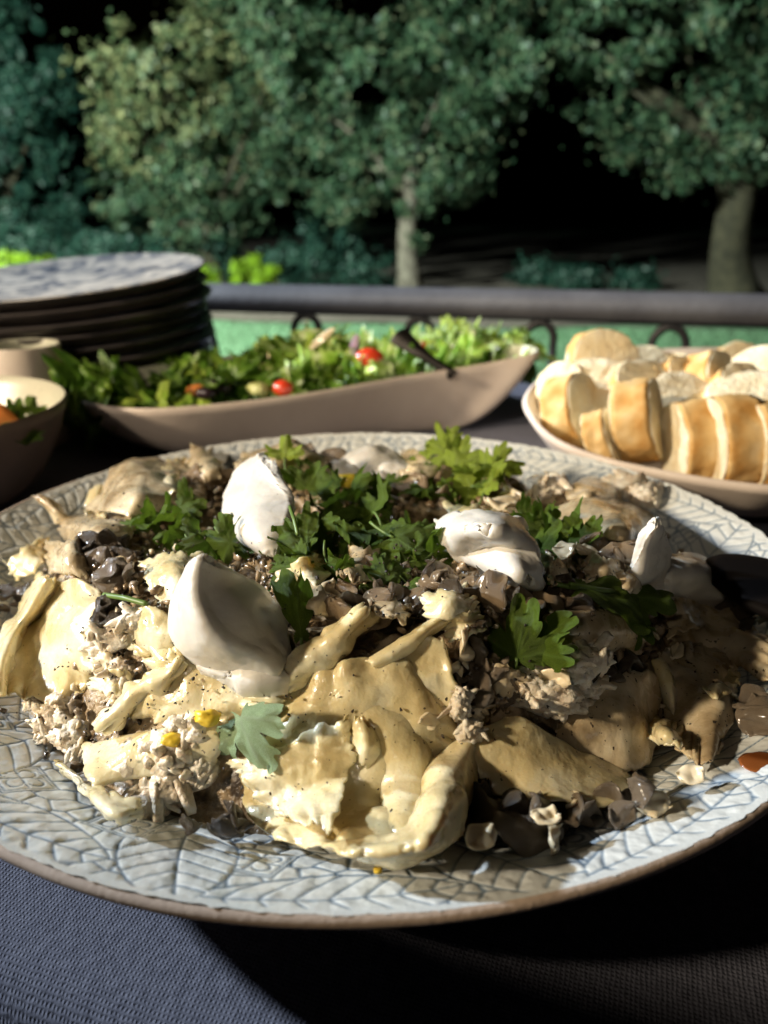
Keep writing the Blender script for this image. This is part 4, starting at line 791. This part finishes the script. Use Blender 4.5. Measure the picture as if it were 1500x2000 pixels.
# ---- soft white cheese
CH = 'flakes and scoops of soft white cheese'
def cheese(label, rows, name='cheese_flake', parent=None, part=None, **k):
    k.setdefault('res', 16); V, F = sheet_vf(pxgrid(rows), **k)
    if part: return obj(part, V, F, M['cream'], parent)
    return tag(obj(name, V, F, M['cream']), label, 'cheese', CH)
cheese('upright pointed flake of white cheese at the back left of the coriander', [
 [(506,893,.032),(516,889,.033),(528,904,.033)], [(456,932,.023),(505,930,.027),(556,946,.028)], [(437,985,.014),(500,985,.021),(576,984,.022)], [(452,1036,.008),(500,1042,.015),(560,1036,.016)], [(498,1062,.005),(524,1080,.009),(541,1086,.009)]], th=.0046, amp=.0010, freq=60, tear=.06, seed=3, fine=.00012)
scoop = cheese('big curved scoop of white cheese with a hollow shaded side', [
 [(389,1088,.044),(391,1086,.046),(394,1085,.047),(397,1085,.047),(401,1087,.046),(406,1092,.044)], [(364,1128,.028),(372,1124,.038),(382,1119,.046),(398,1119,.0425),(420,1116,.034),(447,1110,.025)], [(340,1178,.017),(358,1180,.031),(378,1172,.046),(400,1167,.0415),(440,1154,.0275),(490,1134,.012)],
 [(334,1238,.009),(362,1234,.027),(396,1220,.044),(422,1211,.0395),(476,1194,.0235),(532,1172,.006)], [(378,1290,.004),(402,1278,.021),(434,1258,.037),(460,1245,.0325),(506,1232,.017),(556,1210,.002)], [(468,1324,.002),(484,1310,.013),(504,1288,.023),(520,1275,.0185),(536,1266,.010),(562,1243,.001)], [(530,1346,.000),(538,1338,.006),(548,1324,.011),(556,1312,.0085),(561,1302,.006),(570,1284,.001)]], name='cheese_scoop', th=.0035, amp=.0006, freq=60, tear=.015, seed=5, fine=.0001, res=14)
cheese('', [[(380,1288,.004),(440,1300,.010),(515,1308,.009),(572,1296,.003)], [(395,1306,.006),(455,1318,.012),(520,1322,.012),(578,1308,.006)], [(440,1330,.005),(490,1336,.011),(540,1330,.012),(572,1318,.006)], [(470,1346,.002),(505,1352,.005),(540,1352,.006),(562,1340,.002)]], parent=scoop, part='smear', th=.0055, amp=.0018, freq=70, tear=.08, seed=6)
cheese('wide folded flake of white cheese right of the coriander heap', [
 [(853,1020,.018),(900,1009,.023),(960,1004,.026),(1022,1016,.021)], [(868,1052,.014),(920,1034,.026),(972,1036,.028),(1034,1046,.019)], [(886,1086,.008),(932,1066,.015),(990,1066,.020),(1056,1098,.016)], [(938,1096,.005),(965,1108,.012),(1012,1122,.016),(1060,1142,.009)], [(950,1120,.002),(985,1135,.005),(1020,1142,.007),(1056,1148,.004)]],
 th=.0046, amp=.0014, freq=60, tear=.07, seed=7, fine=.00012)
pk = onH(np.array(1270), np.array(1150), .004); e = empty('cheese_scoop', pk, 'peaked scoop of white cheese standing at the right of the heap beside the dark spoon', 'cheese', CH)
cheese('', [[(1276,1018,.043),(1284,1019,.044),(1293,1030,.042)], [(1250,1058,.031),(1272,1056,.035),(1302,1064,.031)], [(1233,1104,.016),(1264,1100,.024),(1304,1104,.019)], [(1225,1130,.008),(1258,1138,.013),(1302,1142,.009)], [(1250,1152,.003),(1275,1162,.006),(1292,1164,.003)]], parent=e, part='peak', th=.0040, amp=.0008, freq=80, tear=.08, seed=9, fine=.00012)
cheese('', [[(1298,1086,.016),(1350,1080,.024),(1392,1100,.020)], [(1296,1118,.016),(1355,1112,.027),(1410,1130,.020)], [(1296,1150,.010),(1355,1148,.020),(1422,1166,.010)], [(1300,1176,.004),(1355,1180,.007),(1416,1184,.003)]], parent=e, part='base', th=.005, amp=.0012, freq=60, tear=.05, seed=10)
def lumps(name, label, cat, lst, m, seed, amp=.22, f=1.7, sub=4, group=None, mid=.5, mini=0):
    parts = []; r_g = np.random.default_rng(seed)
    for i, (px, py, lift, r, sq) in enumerate(lst):
        p = onH(np.array(float(px)), np.array(float(py)), 0.0) + np.array((0, 0, lift)); V, F = ico(sub); q = V*f + seed*3.1 + i*9.7
        d = 1 + amp*fbm(q, seed, 3) + amp*mid*np.abs(fbm(q*2.6, seed+4, 3)); parts.append((V*d[:, None]*np.array(sq)*r*(.86 if mini else 1) + p, F))
        for k in range(mini):   # shreds and curds clinging to the lump
            dr = r_g.normal(size=3); dr /= np.linalg.norm(dr); dr[2] = abs(dr[2])*.9-.1; rr = r*r_g.uniform(.16, .42); V, F = ico(2); st = np.array((r_g.uniform(1.3, 3.2), r_g.uniform(.7, 1), r_g.uniform(.5, .8))); Mx = np.array(frame(r_g.normal(size=3), r_g.normal(size=3)).to_3x3())
            V = V*(1+.35*fbm(V*1.5+k*3.3+seed, seed+k, 2))[:, None]*st*rr; parts.append((V@Mx.T + p + dr*np.array(sq)*r*.90, F))
    V, F = joinm(parts); return tag(obj(name, V, F, m), label, cat, group)
lumps('cheese_crumble', 'low crumble of white cheese at the back behind the coriander heap', 'cheese', [(668,938,.004,.010,(1.2,.9,.75)),(728,930,.006,.013,(1.4,.9,.8)),(772,940,.004,.010,(1.1,.9,.8)),(738,955,.002,.008,(1,.9,.8))], M['cream'], 4, .14, 1.4, group=CH)
# ---- crumbled chicken
CK = 'lumps of crumbled chicken'
for lb, lst in (('large shredded chicken lump at the front left of the platter', [(300,1490,.004,.0075,(1.1,.9,.9)),(350,1500,.006,.0080,(1,.9,1)),(385,1470,.006,.0060,(1,1,.9)),(330,1545,.003,.0075,(1.1,.9,.9)),(290,1580,.002,.0065,(1.2,.8,.7)),(395,1520,.003,.0055,(1,1,1)),(265,1590,.001,.0040,(1.2,1,.8)),(365,1450,.006,.0050,(1,1,.9))]),
                ('small chicken lump on the left rim below the big folded sheet', [(110,1420,.003,.0055,(1.2,1,.8)),(140,1445,.002,.0062,(1.2,1,.7)),(120,1395,.004,.0045,(1,1,.9)),(155,1475,.001,.0038,(1,1,.9)),(90,1440,.001,.0035,(1,1,.8))]),
                ('small chicken crumb alone on the left rim', [(62,1385,.002,.0026,(1,1,.8)),(68,1375,.002,.0018,(1,1,.9))]),
                ('chicken lump under the big cheese scoop on its left', [(235,1265,.005,.0068,(1.3,.9,.7)),(270,1245,.006,.0055,(1,.9,.8)),(205,1280,.004,.0048,(1.2,1,.7)),(210,1320,.005,.0050,(1,1,.8)),(240,1335,.005,.0052,(1,1,.8))]),
                ('pinkish chicken lump right of the grey mushrooms', [(1060,1385,.006,.0085,(1.3,.9,.75)),(1110,1350,.010,.0085,(1.1,.9,.85)),(1090,1405,.007,.0068,(1.3,.9,.7)),(1150,1330,.009,.0065,(1,.9,.9)),(1030,1360,.005,.0060,(1.1,.9,.8)),(1140,1375,.006,.0055,(1,1,.9))]),
                ('chicken lump at the right of the upper right pasta', [(1225,975,.008,.0095,(1.2,.9,.8)),(1255,990,.006,.0085,(1,.9,.9)),(1195,970,.007,.0070,(1.1,.9,.8))]),
                ('chicken lump beside the hump at the top right', [(1075,975,.005,.0085,(1.2,.9,.8)),(1050,980,.003,.0060,(1,1,.8))]),
                ('small pale chicken crumb above the brown mushroom band', [(838,1108,.006,.0052,(1.1,.9,.8)),(860,1112,.005,.0040,(1,1,.8))]),
                ('white crumb on the right border of the front ravioli', [(893,1475,.017,.0035,(.9,.9,1.1)),(900,1455,.017,.0028,(1,.9,1)),(915,1500,.013,.0040,(1,.8,1))])):
    lumps('chicken_lump', lb, 'chicken', lst, M['chicken'], 11+len(lb), .26, 1.9, 4, CK, 1.0, 9)

# ---- mushroom slices: a dozen shapes, placed one by one in small groups
MU = {}
for k in range(14):
    r = np.random.default_rng(100+k); bend = r.uniform(.35, 1.7); g = []
    for i, u in enumerate(np.linspace(-1, 1, 5)):
        row = []
        for v in np.linspace(-1, 1, 4):
            wv_ = (.46 + .2*math.cos(u*1.4 + r.uniform(-.3, .3)))*r.uniform(.85, 1.15)*(1-.62*u**4); row.append((math.sin(u*bend*.7)/bend*1.4, v*wv_ + .15*u*u*r.uniform(-1, 1), (1-math.cos(u*bend*.7))/bend + .22*r.normal()*.5 + .25*v*v*r.uniform(-1, 1)))
        g.append(row)
    V, F = sheet_vf(np.array(g), 6, .30, k, .05, 1.2, 0, 3, .02, lens=True)
    for c in ('mush_dark', 'mush_grey', 'mush_tan', 'garlic'): MU.setdefault(c, []).append(mesh('mushroom', V, F, M[c]))
def place_piece(name, me, p, size, label, cat, group, up=.6):
    o = bpy.data.objects.new(name, me); link(o); o.location = tuple(p); n = rf.normal(size=3)*.8 + np.array((-.1, -.5, .8))*up; o.rotation_euler = frame(n, rf.normal(size=3)).to_euler(); o.scale = (size,)*3
    return tag(o, label, cat, group)
CL = [('dark glossy mushroom pieces', 'at the upper left of the heap', (180, 1075), (60, 32), 9, 'mush_dark', .0062), ('brown mushroom pieces', 'below the glossy dark ones at the left', (235, 1130), (50, 24), 7, 'mush_grey', .0058),
      ('dark mushroom pieces', 'left of the big scoop', (215, 1205), (30, 34), 6, 'mush_dark', .0060), ('tan mushroom pieces', 'left of the upright cheese flake', (370, 950), (70, 30), 8, 'mush_tan', .0085),
      ('dark mushroom pieces', 'at the left edge of the platter', (30, 1160), (34, 22), 4, 'mush_dark', .0068), ('grey ruffled mushroom pieces', 'left of the pinkish chicken', (930, 1325), (40, 36), 8, 'mush_grey', .0052),
      ('dark mushroom pieces', 'in the heap at the front right', (985, 1580), (75, 42), 14, 'mush_dark', .0078), ('grey mushroom pieces', 'in the heap at the front right', (1060, 1590), (60, 36), 9, 'mush_grey', .0058),
      ('brown mushroom pieces', 'in the band behind the front ravioli', (830, 1150), (110, 34), 12, 'mush_tan', .0068), ('dark mushroom pieces', 'in the band behind the front ravioli', (940, 1165), (130, 36), 11, 'mush_dark', .0056),
      ('brown mushroom pieces', 'right of the upright coriander leaf', (720, 1195), (60, 26), 6, 'mush_tan', .0068), ('black mushroom pieces', 'under the leaf stalk on the right', (1120, 1190), (34, 20), 4, 'mush_dark', .0066),
      ('black mushroom pieces', 'right of the pinkish chicken', (1190, 1300), (50, 16), 5, 'mush_dark', .0060), ('dark mushroom pieces', 'beside the cheese at the far right', (1415, 1225), (34, 18), 3, 'mush_dark', .0070),
      ('brown mushroom pieces', 'on the pasta pile at the very back', (600, 895), (60, 18), 7, 'mush_grey', .0095), ('tan mushroom pieces', 'behind the coriander sprig', (1010, 1170), (70, 30), 8, 'mush_tan', .0062),
      ('dark mushroom pieces', 'on the right rim in the shade', (1465, 1395), (34, 26), 5, 'mush_grey', .0056), ('brown mushroom pieces', 'right of the long smooth pasta sheet', (1250, 1555), (60, 26), 5, 'mush_grey', .0046),
      ('tan mushroom pieces', 'around the low white crumble at the back', (880, 960), (90, 24), 8, 'mush_tan', .0085), ('brown mushroom pieces', 'left of the peaked cheese', (1170, 1070), (60, 28), 7, 'mush_tan', .0075), ('grey mushroom pieces', 'in the dark gap under the front ravioli', (440, 1600), (50, 26), 4, 'mush_dark', .0050)]
for (what, where, c, sp_, n, mm, size) in CL:
    pts = sorted([(c[0]+rf.normal()*sp_[0]*.6, c[1]+rf.normal()*sp_[1]*.6) for _ in range(n)])
    for i, (px, py) in enumerate(pts):
        p = onH(np.array(px), np.array(py), rf.uniform(.003, .009)); place_piece('mushroom_piece', MU[mm][int(rf.integers(14))], p, size*1.12*rf.uniform(.7, 1.35), '%s of the %s %s' % (rank(i, n), what, where), 'mushroom', 'mushroom pieces')
# pale slivers of garlic and seeds
GA = [(875, 1318, .009, .0055, 'upright pale sliver at the right of the three-cornered flap'), (835, 1405, .016, .0042, 'pale curl lying on the right shoulder of the front ravioli'), (648, 1165, .008, .0065, 'pale bean-like sliver right of the upright coriander leaf'), (690, 1120, .007, .0058, 'pale sliver in front of the middle of the coriander heap'), (560, 1145, .007, .0070, 'large pale sliver right of the big scoop'), (1080, 1640, .004, .0045, 'pale sliver sticking out onto the front rim'), (945, 1635, .010, .0050, 'long yellow-white sliver leaning at the front right'), (1065, 1595, .010, .0042, 'translucent white piece in the front right heap'), (1120, 1565, .008, .0038, 'white knob in the front right heap'), (1275, 1570, .004, .0048, 'pale curled sliver on the right rim'), (1350, 1515, .006, .0045, 'yellowish nub on the right rim'), (200, 1290, .011, .0045, 'pale round sliver left of the wavy sheet'), (1080, 1330, .016, .0060, 'white flat piece on top of the pinkish chicken'), (910, 1255, .009, .0062, 'whitish slice just above the grey mushrooms'), (1325, 1275, .012, .0042, 'pale curl on the shaded right pasta'), (1105, 1075, .010, .0050, 'pale cube right of the wide cheese flake'), (1145, 1075, .010, .0048, 'pale seed between the wide flake and the peaked cheese'), (810, 940, .009, .0090, 'pale chunk left of the yellow-green leaves'), (920, 905, .012, .0075, 'pale chip among the yellow-green leaves'), (980, 985, .010, .0095, 'tan wedge below the yellow-green leaves')]
for i, (px, py, lift, size, lb) in enumerate(GA):
    place_piece('pale_sliver', MU['garlic'][i % 14], onH(np.array(float(px)), np.array(float(py)), lift), size, lb, 'garlic', 'pale slivers in the pasta', 1.0)
for px, py, lift, r, lb in ((405, 1402, .018, .0032, 'small yellow crumb beside the pale coriander leaf'), (335, 1446, .016, .0026, 'small yellow smear on the rolled pasta'), (738, 1700, .001, .0009, 'tiny yellow crumb on the front rim'), (687, 938, .012, .0050, 'yellow drop on the low white crumble')):
    M.setdefault('yellow', mat('yellow_zest', [(.75, .48, .02), (.8, .58, .06)], .4, 60)); blob('yellow_crumb', lb, 'crumb', onH(np.array(float(px)), np.array(float(py)), lift), r, M['yellow'], px, (1.2, .8, .7), .25, group='yellow crumbs')
blob('orange_sauce_drop', 'orange-red smear of sauce on the right rim at the picture edge', 'sauce', onH(np.array(1490.), np.array(1490.), .0003), .0058, mat('orange_sauce', [(.20, .055, .012), (.27, .085, .02)], .25, 60, coat=.4), 9, (1.2, .8, .12), .1)

# fine chopped bits and pepper: too many to count
def bits(name, mats, n, areas, s0, s1, lift0, lift1, seed, flat=.6):
    r = np.random.default_rng(seed); V0, F0 = ico(1); parts = []; w = np.array([a[4] for a in areas], float); w /= w.sum(); k = r.choice(len(areas), n, p=w)
    A_ = np.array([a[:4] for a in areas], float)[k]; px = A_[:, 0]+r.normal(size=n)*A_[:, 2]*.5; py = A_[:, 1]+r.normal(size=n)*A_[:, 3]*.5
    P = onH(px, py, r.uniform(lift0, lift1, n)); 
    ok = np.hypot(P[:, 0]-PC[0], P[:, 1]-PC[1]) < .158
    for i in np.nonzero(ok)[0]:
        q = V0*(1+.5*r.normal(size=(len(V0), 1))*.5)*np.array((1, r.uniform(.4, 1), r.uniform(.25, flat)))*r.uniform(s0, s1); Mx = np.array(frame(r.normal(size=3), r.normal(size=3)).to_3x3()); parts.append((q@Mx.T+P[i], F0))
    V, F = joinm(parts); return tag(obj(name, V, F, mats, smooth_=s1 > .001), kind='stuff')
top_area = [(650,1130,330,70,4),(980,1130,300,90,4),(250,1120,160,110,2),(350,960,200,50,1.6),(1150,1060,180,70,1.6),(850,960,300,40,1.6),(200,1260,120,70,1),(1250,1250,200,80,1.2),(1030,1590,150,50,1.2),(900,1330,120,60,1),(700,1420,330,160,.5),(250,1400,200,120,.6),(1180,1420,200,100,.4)]
bits('dark_mushroom_bits', M['mush_dark'], 650, top_area, .0008, .0026, .001, .006, 1); bits('tan_mushroom_bits', M['mush_tan'], 900, top_area, .0010, .0034, .001, .007, 2); bits('pale_chopped_bits', M['garlic'], 420, top_area, .0008, .0026, .001, .007, 3); bits('grey_mushroom_bits', M['mush_grey'], 500, top_area, .0010, .0032, .001, .007, 4)

# ---- coriander
CO = 'coriander leaves on the pasta'
def cor(label, px, py, lift, size, n, h, kind='leaf', k=0, stem=True): return place_leaf(kind, onH(np.array(float(px)), np.array(float(py)), lift), size, n, h, label, 'herb leaf', CO, k, stem)
cor('bright upright coriander leaf right of the middle, above the grey mushrooms', 1010, 1285, .010, .0185, (-.35, -1, .25), (.05, 0, 1), 'leaf', 1)
cor('pale folded coriander leaf with its underside up beside the front ravioli', 470, 1400, .022, .0175, (-.75, -.65, .45), (.45, -.35, -.7), 'leaf_pale', 2, False)
cor('narrow coriander leaf tucked edge-on beside the bright upright one', 1050, 1275, .012, .0150, (-.9, -.3, .3), (.25, .1, 1), 'leaf', 4, False)
cor('tall narrow coriander leaf standing right of the big cheese scoop', 588, 1245, .007, .0165, (.5, -.8, .3), (.12, .05, 1), 'slim', 3)
cor('long coriander leaf lying left of the peaked cheese', 1130, 1148, .012, .0260, (.1, -.5, .8), (1, -.02, -.05), 'slim', 5)
cor('coriander leaf ending at the foot of the peaked cheese', 1220, 1165, .010, .0190, (-.1, -.6, .8), (1, .05, -.05), 'leaf', 6)
heap = {'in the middle of the coriander heap': [(690,1045,.016,.022),(730,1000,.018,.022),(770,1050,.018,.024),(700,1085,.012,.019),(640,1010,.016,.022),(800,1085,.012,.018),(740,1090,.012,.017),(660,975,.014,.022),(820,1040,.014,.020),(845,1080,.012,.017)],
        'at the back of the coriander heap': [(570,930,.016,.022),(600,955,.016,.022),(690,970,.012,.022),(760,965,.012,.022),(830,960,.014,.022),(560,900,.020,.013),(720,950,.010,.018),(870,955,.012,.020)],
        'between the upright flake and the big scoop': [(600,1060,.018,.020),(560,1075,.014,.019),(610,1030,.018,.018),(575,1105,.012,.017),(545,1050,.016,.015)],
        'in front of the coriander heap': [(670,1140,.010,.015),(700,1130,.010,.013),(755,1130,.010,.015),(780,1125,.010,.014),(640,1100,.012,.015)],
        'left of the upright cheese flake': [(300,1020,.014,.019),(350,990,.014,.017),(330,1035,.012,.015),(410,1055,.014,.018),(450,1060,.014,.017),(470,1045,.012,.015),(385,1065,.012,.015),(285,1000,.012,.014)],
        'right of the wide cheese flake': [(1065,1040,.014,.021),(1090,1020,.016,.019),(1110,1055,.012,.019),(1060,1070,.010,.016),(1140,1050,.012,.016),(1085,1085,.008,.015),(1040,1015,.014,.016)]}
for ph, lst in heap.items():
    lst = sorted(lst + [(a+rf.normal()*22, b+rf.normal()*14, c*.8, d*.9) for a, b, c, d in lst])
    for i, (px, py, lf, sz) in enumerate(lst):
        cor('%s of the coriander leaves %s' % (rank(i, len(lst)), ph), px, py, lf*.8, sz*.74, rf.normal(size=3)*.55 + np.array((-.15, -.5, .8)), rf.normal(size=3)*np.array((1, 1, .6)), 'leaf', int(rf.integers(8)), i % 3 == 0)
yl = sorted([(845,885,.016,.015),(868,872,.018,.015),(900,905,.016,.016),(935,905,.016,.018),(962,908,.015,.016),(920,950,.012,.017),(945,962,.010,.015),(890,925,.014,.015),(880,888,.018,.014),(945,930,.014,.016)])
for i, (px, py, lf, sz) in enumerate(yl): cor('%s of the yellow-green leaves at the back right' % rank(i, len(yl)), px, py, lf, sz, rf.normal(size=3)*.4 + np.array((-.3, -.7, .6)), rf.normal(size=3)*.6 + np.array((0, 0, .8)), 'leaf_lt', i)
cor('tiny yellow-green leaf on the pasta pile at the back', 556, 893, .022, .013, (0, -.7, .7), (0, .2, 1), 'leaf_lt', 3)
def stalk(label, pts, r=.0009):
    P = np.array([onH(np.array(float(a)), np.array(float(b)), c) for a, b, c in pts]); t = np.linspace(0, len(P)-1, 14); Q = np.stack([np.interp(t, range(len(P)), P[:, j]) for j in range(3)], -1); tag(tubeobj('herb_stalk', Q, r, M['stem'], None, 8), label, 'herb stalk', 'coriander stalks')
stalk('thin green stalk lying left of the big cheese scoop', [(204, 1162, .012), (245, 1168, .014), (288, 1180, .012)])
stalk('thin stalk dropping from the upright cheese flake', [(566, 990, .026), (575, 1015, .024), (582, 1045, .020)], .0007)
stalk('stalk of the long leaf left of the peaked cheese', [(1112, 1142, .012), (1170, 1152, .013), (1260, 1162, .012)], .0010)
bits('ground_pepper', M['pepper'], 520, [(700,1450,500,220,3),(300,1350,250,150,2),(700,1100,600,120,3),(1150,1300,250,160,1.2),(300,970,200,60,1)], .00025, .0007, .0128, .0155, 8, .5)
# dark serving spoon half hidden behind the peaked cheese
sb = onz(1535, 1168, .050); e = empty('dark_spoon', sb, 'black serving spoon resting on the right rim behind the peaked cheese', 'spoon'); V, F = ico(4)
Vs = V*np.array((.022, .034, .006)); Vs[:, 2] += 5.5*(Vs[:, 0]**2) + 2.5*Vs[:, 1]**2; c, s = math.cos(.5), math.sin(.5); Vs = Vs@np.array(((c, s, 0), (-s, c, 0), (0, 0, 1)))
M['blackplastic'] = mat('black_spoon', [(.006, .005, .005)], .7, spec=.06); obj('bowl', Vs + sb, F, M['blackplastic'], e)
hp = np.array([sb + np.array((.03, -.03, .006))*t + np.array((.10, -.02, .03))*t*t for t in np.linspace(.6, 2.0, 10)]); tubeobj('handle', hp, .006, M['blackplastic'], e, 12)
